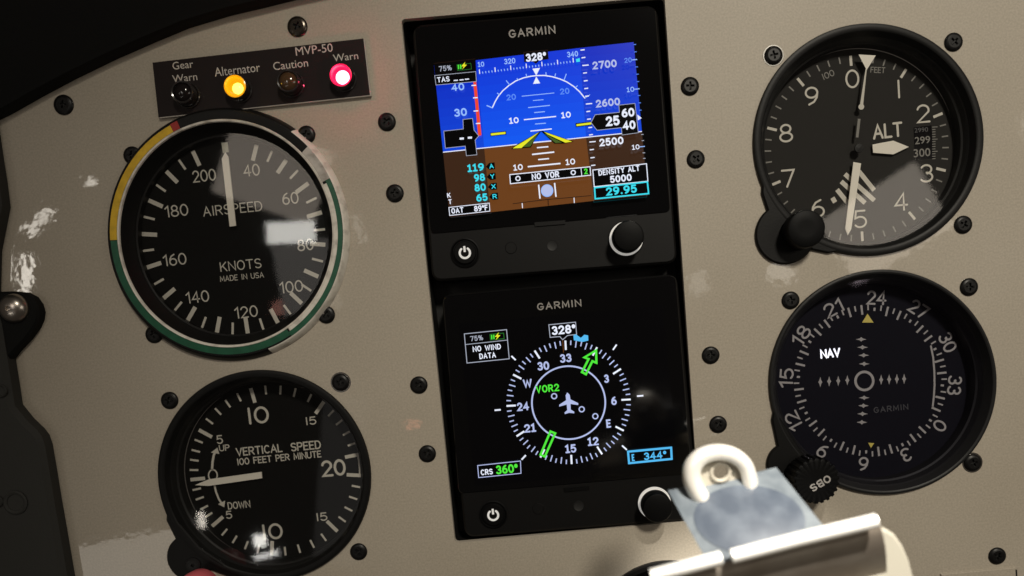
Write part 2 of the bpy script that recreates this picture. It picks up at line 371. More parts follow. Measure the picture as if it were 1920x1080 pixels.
def rrect(q, r, n=6):
    # quad with rounded corners, corner points in order
    out = []
    for i in range(4):
        p = q[i]; a = norm2(q[i-1], p); b = norm2(q[(i+1) % 4], p)
        p0 = (p[0]+a[0]*r, p[1]+a[1]*r); p1 = (p[0]+b[0]*r, p[1]+b[1]*r)
        for k in range(n+1):
            t = k/n; out.append(((1-t)**2*p0[0]+2*t*(1-t)*p[0]+t*t*p1[0], (1-t)**2*p0[1]+2*t*(1-t)*p[1]+t*t*p1[1]))
    return out
def thing(name, label, cat, at, group=None):
    o = bpy.data.objects.new(name, None); COL.objects.link(o); o.empty_display_size = .01
    o.location = RX @ (Vector(at)*MM); o.rotation_euler = (math.pi/2, 0, 0); o['_o'] = tuple(at)
    o['label'] = label; o['category'] = cat
    if group: o['group'] = group
    return o
def tag(o, label=None, cat=None, group=None, kind=None):
    for k, v in (('label', label), ('category', cat), ('group', group), ('kind', kind)):
        if v: o[k] = v
    return o
class View:
    # measured coordinates of an enlarged detail, put on the plane w of the panel
    def __init__(s, k, ox, oy, w): s.k, s.ox, s.oy, s.w = k, ox, oy, w
    def __call__(s, x, y): return uv(s.ox+x/s.k, s.oy+y/s.k, s.w)
    def len(s, l): return l/s.k*(CAM.z-s.w)/FOC
    def pts(s, *a): return [s(*p) for p in a]
def stretch(axis, k):
    a = math.radians(axis); c, sn = math.cos(a), math.sin(a)
    def L(x, y):
        p = (x*c+y*sn)*(1+k); q = (-x*sn+y*c)*(1-k); return (p*c-q*sn, p*sn+q*c)
    return L
ID = lambda x, y: (x, y)
# ------------------------------------------------------------------ the panel
CA, CV, CT, CN = (0, 0), (2.6, -87.25), (226.9, 12.1), (227.4, -72.95)
LA, LV, LT, LN = stretch(72, .018), ID, stretch(140, .010), stretch(132, .018)
TRAY = [uv(752, 36), uv(1246, -7), uv(1312, 975), uv(853, 1018)]
def circ_pts(c, r, L=ID, n=72): return [(c[0]+L(r*math.cos(2*math.pi*i/n), r*math.sin(2*math.pi*i/n))[0], c[1]+L(r*math.cos(2*math.pi*i/n), r*math.sin(2*math.pi*i/n))[1]) for i in range(n)]
def build_panel():
    loops = [[(-190, -210), (360, -210), (360, 170), (-190, 170)], rrect(TRAY, 1.6),
             circ_pts(CA, 40, LA), circ_pts(CV, 38, LV), circ_pts(CT, 38.6, LT), circ_pts(CN, 39, LN)]
    bm = bmesh.new(); edges = []
    for lp in loops:
        vs = [bm.verts.new((x, y, 0)) for x, y in lp]
        edges += [bm.edges.new((vs[i], vs[(i+1) % len(vs)])) for i in range(len(vs))]
    bmesh.ops.triangle_fill(bm, edges=edges, use_beauty=True, use_dissolve=False)
    bm.verts.index_update(); mb = MB()
    fs = []
    for f in bm.faces:
        ids = [v.index for v in f.verts]
        fs.append(tuple(ids if f.normal.z >= 0 else ids[::-1]))
    mb.add([v.co[:] for v in bm.verts], fs, M['paint']); bm.free()
    for lp in loops:
        n = len(lp); mb.add([(x, y, 0) for x, y in lp]+[(x, y, -3) for x, y in lp], [(i, (i+1) % n, (i+1) % n+n, i+n) for i in range(n)], M['paint_edge'])
    o = mb.build('instrument_panel'); tag(o, 'beige painted metal instrument panel', kind='structure', cat='panel')
build_panel()

# glare shield lip over the arched top edge
edge = [(-260, 330), (-120, 262), (0, 205), (60, 171), (120, 139), (200, 100), (280, 65), (340, 40), (420, 16), (480, 2), (560, -18), (760, -60), (1000, -90), (1400, -120), (2100, -150)]
wf = 6
lo = [uv(x, y, wf) for x, y in edge]
mb = MB()
vs = []; fs = []; prof = [(0, 0), (0, wf-2), (.6, wf-.6), (2, wf), (40, wf+26), (170, wf+60)]
n = len(lo)
for k, (dd, w) in enumerate(prof):
    for i, p in enumerate(lo):
        a = lo[max(i-1, 0)]; b = lo[min(i+1, n-1)]; d = norm2(b, a); vs.append((p[0]-d[1]*dd, p[1]+d[0]*dd, w))
for k in range(len(prof)-1):
    for i in range(n-1): fs.append((k*n+i, k*n+i+1, (k+1)*n+i+1, (k+1)*n+i))
mb.add(vs, fs, M['rubber'])
tag(mb.build('glare_shield', origin=(lo[6][0], lo[6][1], 0)), 'matt black glare shield curving over the top left of the panel', 'glare shield')

# side trim with its rivets at the left
wt = 6
tedge = [(-6, 100), (-3, 225), (6, 290), (14, 340), (20, 389), (12, 430), (4, 470), (2, 545), (10, 575), (19, 607), (27, 656), (35, 706), (43, 758), (64, 784), (84, 803), (93, 815), (99, 833), (107, 880), (115, 929), (128, 1004), (141, 1080), (160, 1190)]
tp = [uv(x, y, .2) for x, y in tedge]
side = thing('side_trim', 'charcoal side trim strip with round rivets along the left edge', 'trim', (*tp[10], 0))
mb = MB(); far = [(p[0]-70, p[1]) for p in tp[::-1]]
mb.bevpoly(tp+far, .2, wt, 1.6, M['trim']); mb.build('strip', side)
for (x, y, r) in ((2, 733, 13), (30, 942, 24), (-4, 940, 12)):
    c = uv(x, y, wt); k = r/5.5
    MB().lathe(c, [(k, wt+.02), (k, wt+.5), (k*.88, wt+.8), (k*.7, wt+.5), (k*.66, wt+.15), (0, wt+.1)], M['trim'], 32).build('rivet', side)
tabw = 4
tb = [uv(*p, tabw) for p in ((-40, 552), (-5, 547), (20, 546), (42, 548), (58, 556), (68, 570), (72, 585), (70, 600), (64, 614), (48, 636), (27, 658), (10, 680), (-40, 700))]
br = thing('mounting_bracket', 'black rounded bracket tab beside the side trim at the left edge', 'bracket', (*tb[6], 0))
MB().bevpoly(tb, .05, tabw, .8, M['rubber']).build('tab', br)
c = uv(20, 578, tabw+2)
bo = thing('round_head_bolt', 'shiny round head steel bolt on the black bracket', 'bolt', (*c, tabw))
R = 5.2
MB().lathe(c, [(R, tabw+.02), (R*.98, tabw+.8), (R*.85, tabw+2), (R*.6, tabw+3), (R*.3, tabw+3.5), (.9, tabw+3.6), (.8, tabw+2.6), (0, tabw+2.5)], M['bolt'], 40).build('head', bo)

# ------------------------------------------------------------------ screws
def screw_mb(headm, R=3.15, H=1.0):
    mb = MB()
    mb.lathe((0, 0), [(R, .01), (R, .35), (R*.93, .65), (R*.8, .85), (R*.66, H)], headm, 36)
    a, b = .38, 1.45
    cross = [(a, a), (a, b), (-a, b), (-a, a), (-b, a), (-b, -a), (-a, -a), (-a, -b), (a, -b), (a, -a), (b, -a), (b, a)]
    bm = bmesh.new(); ed = []
    for lp in (circ_pts((0, 0), R*.66, n=36), cross):
        vs = [bm.verts.new((x, y, H)) for x, y in lp]; ed += [bm.edges.new((vs[i], vs[(i+1) % len(vs)])) for i in range(len(vs))]
    bmesh.ops.triangle_fill(bm, edges=ed, use_beauty=True, use_dissolve=False); bm.verts.index_update()
    mb.add([v.co[:] for v in bm.verts], [tuple(v.index for v in (f.verts if f.normal.z >= 0 else list(f.verts)[::-1])) for f in bm.faces], headm); bm.free()
    n = 12
    mb.add([(x, y, H) for x, y in cross]+[(x*.6, y*.6, H-.8) for x, y in cross], [(i, i+n, (i+1) % n+n, (i+1) % n) for i in range(n)]+[tuple(range(n, 2*n))], M['recess'])
    return mb
def make_screw(headm, rim=False, R=3.15):
    t = thing('panel_screw', 'screw', 'screw', (0, 0, 0), 'screws in the panel face')
    screw_mb(headm, R).build('head', t)
    if rim: MB().lathe((0, 0), [(R+.55, .012), (R+.45, .10), (R+.05, .10)], M['chrome'], 36).build('rim', t)
    return t
protos = {}
def screw(px, py, label, kind='black'):
    if kind not in protos:
        protos[kind] = make_screw(M['screw_m'] if kind == 'worn' else M['screw'], kind == 'rim', 3.5 if kind in ('worn', 'big') else 3.15); t = protos[kind]
    else:
        s = protos[kind]; t = s.copy(); COL.objects.link(t)
        for ch in s.children:
            c = ch.copy(); COL.objects.link(c); c.parent = t
    u, v = uv(px, py, .6); t.location = RX @ (Vector((u, v, 0))*MM); t.rotation_euler = (math.pi/2, random.uniform(0, 1.5), 0)
    t['label'] = label
for a in [
 (557, 49, 'worn shiny screw just above the warning light strip', 'worn'), (118, 196, 'glossy black screw near the glare shield, left of the warning light strip', 'big'),
 (725, 228, 'black screw left of the top display, upper of the pair', 'black'), (740, 362, 'black screw left of the top display, lower of the pair', 'black'),
 (785, 722, 'black screw left of the lower display, upper of the pair', 'black'), (801, 851, 'black screw left of the lower display, lower of the pair', 'black'),
 (1294, 161, 'black screw right of the top display, upper of the pair', 'black'), (1305, 298, 'black screw right of the top display, lower of the pair', 'black'),
 (1333, 666, 'black screw right of the lower display, upper of the pair', 'black'), (1347, 796, 'black screw right of the lower display, just above the clipboard', 'black'),
 (247, 291, 'black screw half hidden by the airspeed dial, beside its yellow arc', 'black'), (574, 252, 'black screw half hidden at the upper right of the airspeed dial', 'black'),
 (611, 590, 'black screw half hidden at the lower right of the airspeed dial', 'black'), (288, 627, 'black screw half hidden at the lower left of the airspeed dial', 'black'),
 (317, 751, 'black screw at the upper left of the vertical speed dial', 'black'), (638, 717, 'black screw with bright rim at the upper right of the vertical speed dial', 'rim'),
 (672, 1035, 'black screw at the lower right of the vertical speed dial', 'black'),
 (1451, 103, 'black screw with bright rim at the upper left of the altimeter', 'rim'), (1789, 78, 'black screw at the upper right of the altimeter', 'black'),
 (1807, 421, 'black screw at the lower right of the altimeter', 'black'), (1483, 563, 'black screw at the upper left of the course dial', 'black'),
 (1818, 538, 'black screw at the upper right of the course dial', 'black'), (1825, 868, 'black screw with bright rim at the lower right of the course dial', 'rim'),
 (1871, 1043, 'black screw in the bottom right corner of the panel', 'black')]: screw(*a)

# ------------------------------------------------------------------ warning light strip
wp = 1.6
V2 = View(4.571, 280, 60, wp)
q = V2.pts((27, 262), (1834, 55), (1890, 538), (78, 730))
ann = thing('warning_light_strip', 'black engraved strip with four indicator lights, amber and red lit', 'annunciator', (*q[3], 0))
mb = MB(); mb.poly([(x+.3, y-.3) for x, y in q], wp-.2, M['core'], wp-.25); mb.poly(offset(q, .0) if False else q, wp, M['placard'], .3)
mb.build('plate', ann)
mb = MB()
for t, x, y, h, w_ in (('MVP-50', 1412, 150, 68, 312), ('Gear', 287, 282, 62, 174), ('Warn', 304, 392, 60, 208), ('Alternator', 753, 323, 72, 384), ('Caution', 1210, 278, 65, 293), ('Warn', 1682, 213, 58, 210)):
    mb.text(t, V2(x, y), V2.len(h), wp+.03, M['grey_p'], V2.len(w_), rot=1.0)
mb.build('lettering', ann)
for x, y, r, st in ((330, 545, 108, 'off'), (775, 497, 108, 'amber'), (1222, 452, 108, 'dark'), (1668, 403, 108, 'red')):
    c = V2(x, y); r = V2.len(r)
    lab = {'off': 'unlit dark indicator light', 'amber': 'lit amber indicator light', 'dark': 'unlit brown indicator light', 'red': 'lit red indicator light'}[st]
    li = MB().lathe(c, [(r, wp+.02), (r, wp+.5), (r*.94, wp+.75), (r*.90, wp+.7), (r*.87, wp+.1)], M['ring'], 40).build('indicator_light', ann, label=lab)
    lm = {'off': M['lens_off'], 'amber': M['lens_y'], 'dark': M['lens_c'], 'red': M['lens_r']}[st]; rl = r*.86; h = 4.2
    mb = MB()
    if st in ('amber', 'red'):
        mb.lathe(c, [(rl, wp+.05), (rl, wp+h-.3), (rl*.98, wp+h)], M['ring'], 40)
        mb.lathe(c, [(rl*.98, wp+h), (rl*.9, wp+h+.12), (rl*.84, wp+h-.1), (rl*.80, wp+1.4)], lm, 40)
        kk = .5 if st == 'amber' else .62
        mb.lathe(c, [(rl*.80, wp+1.4), (rl*kk, wp+1.6)], lm, 40)
        mb.lathe(c, [(rl*kk, wp+1.6), (rl*kk*.7, wp+2.1), (rl*kk*.3, wp+2.4), (0, wp+2.45)], {'amber': M['hot_y'], 'red': M['hot_r']}[st], 40)
    else:
        mb.lathe(c, [(rl, wp+.05), (rl, wp+h), (rl*.93, wp+h+.3), (rl*.84, wp+h+.15), (rl*.8, wp+h-.5)], M['ring'], 40)
        mb.lathe(c, [(rl*.8, wp+h-.5), (rl*.72, wp+h-.1), (rl*.5, wp+h+.5), (rl*.25, wp+h+.8), (0, wp+h+.9)], lm, 40)
    mb.build('lens', li)
    if st in ('amber', 'red'):
        lamp('indicator_bulb', 'POINT', (c[0]+.5, c[1], wp+h+2.4), (c[0], c[1], 0),   .0007 if st == 'amber' else .0038, (1, .55, .05) if st == 'amber' else (1, .06, .14), 1.2)

# ------------------------------------------------------------------ round instruments
def bezel(parent, c, R, L, rin, depth, m=None, top=1.5, lip=2.2):
    mb = MB(); m = m or M['black']
    mb.lathe(c, [(R, .03), (R, top-.6), (R-.25, top-.15), (R-.8, top), (R-lip, top), (R-lip-.5, top-.3), ((R-lip+rin)/2, -1.2)], m, 96, L=L)
    mb.lathe(c, [((R-lip+rin)/2, -1.2), (rin+.6, -depth*.45), (rin, -depth*.5), (rin, -depth+.02)], M['void'], 96, L=L)
    return mb
def dial_marks(mb, V, c, ticks, rin, rout, wd, m, L=ID, dw=.05):
    for x, y in ticks:
        p = V(x, y); a = math.atan2(p[1]-c[1], p[0]-c[0])
        def at(r):
            X, Y = L(r*math.cos(a), r*math.sin(a)); return (c[0]+X, c[1]+Y)
        mb.bar(at(rin), at(rout), wd, V.w+dw, m)

# --- airspeed
asi = thing('airspeed_indicator', 'round airspeed dial with yellow and green taped rim and white pointer', 'airspeed dial', (0, 0, 0), 'round flight dials on the panel')
RF, TOP, DA = 42.2, 3.0, 5.0
mb = MB()
for q0, q1, rm in ((-75, 50, M['white']), (50, 285, M['black'])): mb.lathe(CA, [(RF+1.7, .03), (RF+1.6, .5), (RF+.5, TOP-.4), (RF+.2, TOP-.1), (RF-.1, TOP)], rm, 80, q0, q1, L=LA)
mb.lathe(CA, [(RF-.1, TOP), (39.0, TOP), (38.5, TOP-.2), (38.2, TOP-.6), (37.0, 0), (35.2, -2.2), (34.6, -2.4), (34.6, -DA+.02)], M['black'], 120, L=LA)
mb.build('bezel', asi)
def angA(x, y):
    p = uv(180+x/2.16, 190+y/2.16, TOP); return math.degrees(math.atan2(p[1], p[0]))
mb = MB(); tw = TOP+.12
def band(r0, r1, p0, p1, m, w=tw):
    a0, a1 = angA(*p0), angA(*p1)
    while a1 > a0: a1 -= 360
    mb.ringsec(CA, r0, r1, a1, a0, w, .12, m, 60, LA)
band(39.15, 41.6, (66, 558), (303, 120), M['yellow'])
band(39.15, 41.9, (303, 118), (328, 98), M['red'])
band(39.15, 42.1, (860, 192), (953, 318), M['silver'])
band(40.3, 42.0, (955, 318), (800, 948), M['green'])
band(38.6, 40.25, (955, 330), (793, 925), M['white'])
band(39.15, 41.5, (797, 945), (66, 560), M['green'])
mb.build('colour_bands', asi)
mb = MB(); mb.lathe(CA, [(39.1, TOP+.02), (38.95, TOP+.25), (38.35, TOP+.1), (38.15, TOP-.5)], M['white'], 120, L=LA); mb.build('rim_line', asi)
VA = View(2.16, 180, 190, -DA); cA = (-.59, -.47)
dial = MB().disc(cA, 35.2, -DA, M['dial'], 72, LA).build('dial_face', asi)
mb = MB()
maj = [(652, 175), (778, 236), (868, 335), (917, 455), (930, 583), (902, 708), (838, 815), (742, 893), (619, 937), (490, 937), (367, 887), (266, 795), (203, 668), (184, 535), (210, 402), (280, 287), (387, 206)]
mino = [(718, 198), (828, 278), (900, 395), (930, 522), (922, 649), (874, 764), (793, 857), (683, 920), (556, 942), (427, 918), (313, 845), (230, 737), (188, 602), (192, 467), (242, 342), (331, 242)]
dial_marks(mb, VA, cA, maj, 28.3, 34.0, 1.5, M['ink'], LA); dial_marks(mb, VA, cA, mino, 29.8, 34.0, .85, M['ink'], LA)
for t, x, y in (('40', 630, 279), ('60', 787, 393), ('80', 848, 581), ('100', 791, 751), ('120', 608, 853), ('140', 411, 792), ('160', 319, 641), ('180', 326, 443), ('200', 438, 301)):
    mb.stroke(t.replace('1', '|'), VA(x, y), VA.len(47), -DA+.05, M['ink'], VA.len(61 if len(t) == 2 else 90), rot=1, pen=.115)
mb.stroke('AIRSPEED', VA(553, 435), VA.len(40), -DA+.05, M['ink'], VA.len(236), rot=.5, pen=.11)
mb.stroke('KNOTS', VA(586, 663), VA.len(39), -DA+.05, M['ink'], VA.len(164), rot=.5, pen=.11)
mb.stroke('MADE IN USA', VA(591, 711), VA.len(23), -DA+.05, M['ink'], VA.len(176), rot=.5, pen=.12)
mb.build('markings', dial)
VAp = View(2.16, 180, 190, -DA+1.6); mb = MB()
mb.poly(VAp.pts((541, 507), (567, 504), (536, 225), (523, 205), (509, 232)), -DA+1.6, M['ink_p'], .4)
mb.poly(VAp.pts((507, 167), (532, 166), (537, 205), (513, 209)), -DA+1.5, M['ink_l'], .3)
mb.build('pointer', asi)
MB().disc(CA, 36.6, -1.8, M['glass'], 72, LA).build('glass', asi)

# --- vertical speed
DV = 9.0
vsi = thing('vertical_speed_indicator', 'black vertical speed dial with its white pointer lying to the left', 'speed dial', (*CV, 0), 'round flight dials on the panel')
def lobe(mb, px, py, rpx, c, R, m, top=1.5):
    # tear shaped knob housing that joins the bezel
    k = uv(px, py, top); r = rpx/5.27; ang = math.atan2(k[1]-c[1], k[0]-c[0])
    pts = [(k[0]+r*math.cos(ang+t), k[1]+r*math.sin(ang+t)) for t in [math.radians(-100+10*i) for i in range(21)]]
    h = math.radians(28)
    for sgn in (1, -1):
        e = (c[0]+(R-.8)*math.cos(ang+sgn*h), c[1]+(R-.8)*math.sin(ang+sgn*h)); s0 = pts[-1] if sgn == 1 else pts[0]
        mid = (c[0]+(R+.9)*math.cos(ang+sgn*h*.82), c[1]+(R+.9)*math.sin(ang+sgn*h*.82))
        if sgn == 1: pts += [mid, e]
        else: pts = [e, mid]+pts
    pts += [(c[0]+(R-3.0)*math.cos(ang+t*h), c[1]+(R-3.0)*math.sin(ang+t*h)) for t in (.6, 0, -.6)]
    mb.bevpoly(pts, .04, top-.06, .5, m); return k
mb = bezel(vsi, CV, 38.9, LV, 34.0, DV); lobe(mb, 356, 1046, 46, CV, 38.9, M['black']); mb.build('bezel', vsi)
VV = View(2.7, 280, 680, -DV)
c0 = uv(280+222/2.7, 680+1025/2.7, 1.5)
MB().lathe(c0, [(2.9, 1.46), (2.8, 1.75), (1.9, 1.9), (.7, 1.9), (.5, 1.2), (0, 1.2)], M['screw'], 28).build('adjust_screw', vsi)
cV = (3.2, -87.25)
dial = MB().disc(cV, 34.3, -DV, M['dial'], 72).build('dial_face', vsi)
mb = MB(); dv = -DV+.05
majV = [(515, 135), (250, 340), (202, 593), (312, 833), (620, 957), (962, 863), (1075, 571), (1058, 465), (882, 200)]
minV = [(587, 122), (665, 122), (740, 135), (820, 160), (932, 243), (975, 292), (1012, 350), (1040, 408), (1075, 632), (1062, 695), (1040, 757), (1003, 812), (903, 912), (840, 948), (768, 975), (692, 988), (545, 975), (480, 953), (417, 920), (362, 880), (272, 790), (255, 745), (232, 695), (212, 647), (197, 543), (200, 490), (210, 440), (226, 388), (287, 283), (332, 230), (385, 190), (445, 157)]
dial_marks(mb, VV, cV, majV, 26.9, 32.5, 1.35, M['ink']); dial_marks(mb, VV, cV, minV, 29.2, 32.5, .75, M['ink'])
a0, a1 = [math.degrees(math.atan2(VV(*p)[1]-cV[1], VV(*p)[0]-cV[0])) for p in ((1075, 571), (1058, 465))]
mb.ribbon([(cV[0]+31.8*math.cos(math.radians(a0+(a1-a0)*i/8)), cV[1]+31.8*math.sin(math.radians(a0+(a1-a0)*i/8))) for i in range(9)], .6, dv+.02, M['ink'])
for t, x, y, h, w_, pen in (('10', 550, 266, 88, 100, .14), ('15', 818, 294, 42, 50, .14), ('20', 932, 533, 86, 114, .15), ('15', 873, 780, 44, 52, .14), ('10', 622, 855, 84, 98, .14), ('5', 356, 389, 46, 28, .14), ('5', 403, 770, 42, 28, .14),
                       ('UP', 380, 431, 33, 50, .15), ('DOWN', 454, 720, 38, 113, .14), ('VERTICAL', 556, 442, 44, 234, .15), ('SPEED', 792, 421, 45, 150, .15), ('100 FEET PER MINUTE', 657, 482, 36, 432, .15)):
    mb.stroke(t, VV(x, y), VV.len(h), dv, M['ink'], VV.len(w_), rot=.6, pen=pen)
mb.outline(VV.pts(*[(322+22*math.cos(i*math.pi/10), 570+28*math.sin(i*math.pi/10)) for i in range(20)]), VV.len(7), dv, M['ink'])
mb.ribbon(VV.pts((318, 540), (320, 505), (326, 470), (336, 445)), VV.len(12), dv, M['ink']); mb.poly(VV.pts((345, 430), (312, 455), (355, 462)), dv+.02, M['ink'])
mb.ribbon(VV.pts((330, 620), (338, 655), (352, 690), (368, 715)), VV.len(10), dv, M['ink']); mb.poly(VV.pts((380, 732), (348, 716), (384, 698)), dv+.02, M['ink'])
mb.build('markings', dial)
mb = MB(); VVp = View(2.7, 280, 680, -DV+1.5)
mb.poly(VVp.pts((230, 620), (300, 591), (568, 553), (571, 585), (300, 624)), -DV+1.5, M['ink_p'], .4); mb.build('pointer', vsi)
MB().disc(CV, 36.0, -2.0, M['glass'], 72).build('glass', vsi)

# --- altimeter
DT = 8.0
alt = thing('altimeter', 'round altimeter with numbers nought to nine and black setting knob', 'altimeter', (*CT, 0), 'round flight dials on the panel')
mb = bezel(alt, CT, 39.8, LT, 34.6, DT); k = lobe(mb, 1474, 438, 56, CT, 39.8, M['black']); mb.build('bezel', alt)
VT = View(2.298, 1390, 40, -DT); cT = (226.5, 11.35)
dial = MB().disc(cT, 35.2, -DT, M['dial_g'], 72, LT).build('dial_face', alt)
mb = MB(); dt = -DT+.05
for i in range(50):
    a = math.radians(90-i*7.2); mj = i % 5 == 0
    f = lambda r: (cT[0]+LT(r*math.cos(a), r*math.sin(a))[0], cT[1]+LT(r*math.cos(a), r*math.sin(a))[1])
    mb.bar(f(29.4 if mj else 30.6), f(32.9), .95 if mj else .5, dt, M['ink'] if mj else M['ink_d'])
for t, x, y in (('0', 478, 248), ('1', 678, 292), ('2', 783, 398), ('3', 797, 655), ('4', 688, 778), ('5', 512, 852), ('6', 330, 806), ('7', 202, 677), ('8', 192, 482), ('9', 303, 322)):
    mb.stroke(t, VT(x, y), VT.len(76), dt, M['ink'], None if t == '1' else VT.len(50), rot=0, pen=.105)
mb.stroke('100', VT(374, 230), VT.len(27), dt, M['ink_d'], VT.len(48), rot=18, pen=.13); mb.stroke('FEET', VT(588, 210), VT.len(24), dt, M['ink_d'], VT.len(58), rot=-8, pen=.14)
mb.stroke('ALT', VT(630, 471), VT.len(62), dt, M['ink'], VT.len(116), rot=1, pen=.15)
for st in (((392, 760), (404, 780)), ((412, 725), (458, 782)), ((430, 690), (533, 783)), ((446, 658), (573, 772)), ((505, 645), (572, 728))):
    mb.bar(VT(*st[0]), VT(*st[1]), VT.len(19), dt+.01, M['ink'])
mb.build('markings', dial)
mb = MB(); mb.poly(VT.pts((742, 458), (818, 448), (832, 590), (746, 598)), dt, M['blk'])
mb.text('2990', VT(775, 468), VT.len(18), dt+.03, M['grey_d'], VT.len(56)); mb.text('299', VT(780, 512), VT.len(30), dt+.03, M['ink_d'], VT.len(64), bold=.01); mb.text('300', VT(778, 566), VT.len(34), dt+.03, M['ink_d'], VT.len(70), bold=.01)
for i in range(14): mb.bar(VT(822, 456+i*10.5), VT(845 if i % 5 == 0 else 836, 455+i*10.5), VT.len(3.5), dt+.04, M['ink_d'])
mb.build('setting_window', dial)
w1 = -DT+1.2; V1 = View(2.298, 1390, 40, w1); mb = MB()
mb.poly(V1.pts((565, 531), (600, 524), (655, 514), (722, 541), (655, 573), (568, 566)), w1, M['ink_p'], .3); mb.build('thousands_pointer', alt)
w1 = -DT+2.0; V1 = View(2.298, 1390, 40, w1); mb = MB()
mb.poly(V1.pts((483, 606), (516, 612), (474, 895), (459, 922), (448, 893)), w1, M['ink_p'], .4); mb.build('hundreds_pointer', alt)
w1 = -DT+2.6; V1 = View(2.298, 1390, 40, w1); mb = MB()
mb.bar(V1(499, 500), V1(508, 420), V1.len(11), w1, M['ink_d']); mb.disc(V1(517, 368), V1.len(12), w1, M['ink'], 20)
mb.bar(V1(518, 360), V1(538, 205), V1.len(13), w1+.02, M['ink'], V1.len(5)); mb.poly(V1.pts((505, 143), (579, 147), (540, 210)), w1+.04, M['ink_p'])
mb.build('ten_thousands_pointer', alt)
MB().lathe(V1(505, 548), [(1.6, w1+.1), (1.5, w1+.6), (0, w1+.7)], M['black'], 24).build('hub', alt)
MB().disc(CT, 36.8, -2.0, M['glass'], 72, LT).build('glass', alt)
def knob(parent, px, py, rpx, w0, w1, name='knob', knurl=0, m=None):
    k = (CAM.z-w1)/FOC; c = uv(px, py, w1); r = rpx*k; m = m or M['black_s']; mb = MB()
    n = 96; prof = [(r*.55, w0), (r*.55, w0+1.5), (r*.97, w0+1.6), (r, w0+2.2), (r, w1-.8), (r*.97, w1-.25), (r*.9, w1), (r*.4, w1-.08), (0, w1-.1)]
    def Lk(x, y):
        a = math.atan2(y, x); rr = math.hypot(x, y)
        f = 1+(.035*math.copysign(1, math.sin(a*knurl)) if knurl and rr > r*.95 else 0); return (x*f, y*f)
    mb.lathe(c, prof, m, n*2 if knurl else 56, L=Lk); return mb.build(name, parent), c, r
knob(alt, 1390+282/2.298, 40+893/2.298, 35, 1.4, 9.5)

# --- course indicator
DN = 9.0
cdi = thing('course_indicator', 'round course dial with rotated compass card and lit navigation legend', 'course dial', (*CN, 0), 'round flight dials on the panel')
mb = bezel(cdi, CN, 40.4, LN, 36.0, DN, m=M['bezel_g'], lip=1.0); lobe(mb, 1478, 870, 40, CN, 40.4, M['black']); mb.build('bezel', cdi)
VN = View(2.348, 1420, 500, -DN); cN = VN(497, 504)
dial = MB().disc(cN, 37.2, -DN, M['dial_b'], 72, LN).build('dial_face', cdi)
mb = MB(); dn = -DN+.05
nums = (('24', 525, 137), ('27', 710, 187), ('30', 838, 333), ('33', 868, 522), ('0', 803, 700), ('3', 655, 828), ('6', 467, 868), ('9', 287, 812), ('12', 160, 680), ('15', 128, 490), ('18', 193, 303), ('21', 335, 183))
for t, x, y in nums:
    p = VN(x, y); a = math.degrees(math.atan2(p[1]-cN[1], p[0]-cN[0]))
    mb.stroke(t.replace('1', '|'), p, VN.len(62), dn, M['ink_n'], VN.len(78 if len(t) == 2 else 36), rot=a-90, pen=.14)
p = VN(525, 137); az = math.degrees(math.atan2(p[1]-cN[1], p[0]-cN[0]))
for i in range(72):
    a = math.radians(az-i*5); r1 = VN.len(335); r0 = r1-(VN.len(42) if i % 2 == 0 else VN.len(24))
    if i % 6 == 0: r1 = VN.len(322); r0 = VN.len(308)
    f = lambda r: (cN[0]+LN(r*math.cos(a), r*math.sin(a))[0], cN[1]+LN(r*math.cos(a), r*math.sin(a))[1])
    mb.bar(f(r0), f(r1), .75 if i % 2 == 0 else .55, dn, M['ink_n'])
mb.build('compass_card', dial)
mb = MB(); mm = M['ink_n']
for x, y in ((457, 320), (463, 355), (468, 390), (470, 428), (470, 577), (467, 612), (463, 648), (460, 685)):
    mb.poly(VN.pts((x-24, y), (x-7, y-4), (x, y-10), (x+7, y-4), (x+24, y), (x+7, y+4), (x, y+10), (x-7, y+4)), dn, mm)
for x, y in ((277, 508), (316, 505), (356, 503), (396, 500), (545, 498), (580, 496), (614, 495), (646, 494)):
    mb.poly(VN.pts((x, y-23), (x+4, y-8), (x+9, y), (x+4, y+8), (x, y+23), (x-4, y+8), (x-9, y), (x-4, y-8)), dn, mm)
mb.outline(VN.pts(*[(471+39*math.cos(i*math.pi/20), 503+40*math.sin(i*math.pi/20)) for i in range(40)]), VN.len(11), dn, mm)
mb.ribbon(VN.pts((764, 350), (774, 400), (779, 460), (780, 520), (777, 570), (772, 615)), VN.len(8), dn, mm)
mb.poly(VN.pts((485, 207), (461, 246), (511, 246)), dn, M['tri']); mb.poly(VN.pts((488, 775), (514, 777), (500, 798)), dn, M['tri'])
mb.stroke('GARMIN', VN(588, 624), VN.len(26), dn, M['grey_d'], VN.len(148), rot=1, pen=.15, gap=.34)
mb.build('markings', dial)
MB().stroke('NAV', VN(321, 381), VN.len(40), dn, M['nav'], VN.len(80), rot=1, pen=.2).build('lit_legend', dial)
MB().disc(CN, 37.8, -2.0, M['glass_p'], 72, LN).build('glass', cdi)
ko, kc, kr = knob(cdi, 1420+262/2.348, 500+945/2.348, 43, 1.4, 12, knurl=22)
MB().stroke('OBS', (kc[0]+1.2, kc[1]-.8), 2.7, 12.05, M['grey'], 7.2, rot=207, pen=.2, gap=.3).build('legend', ko)

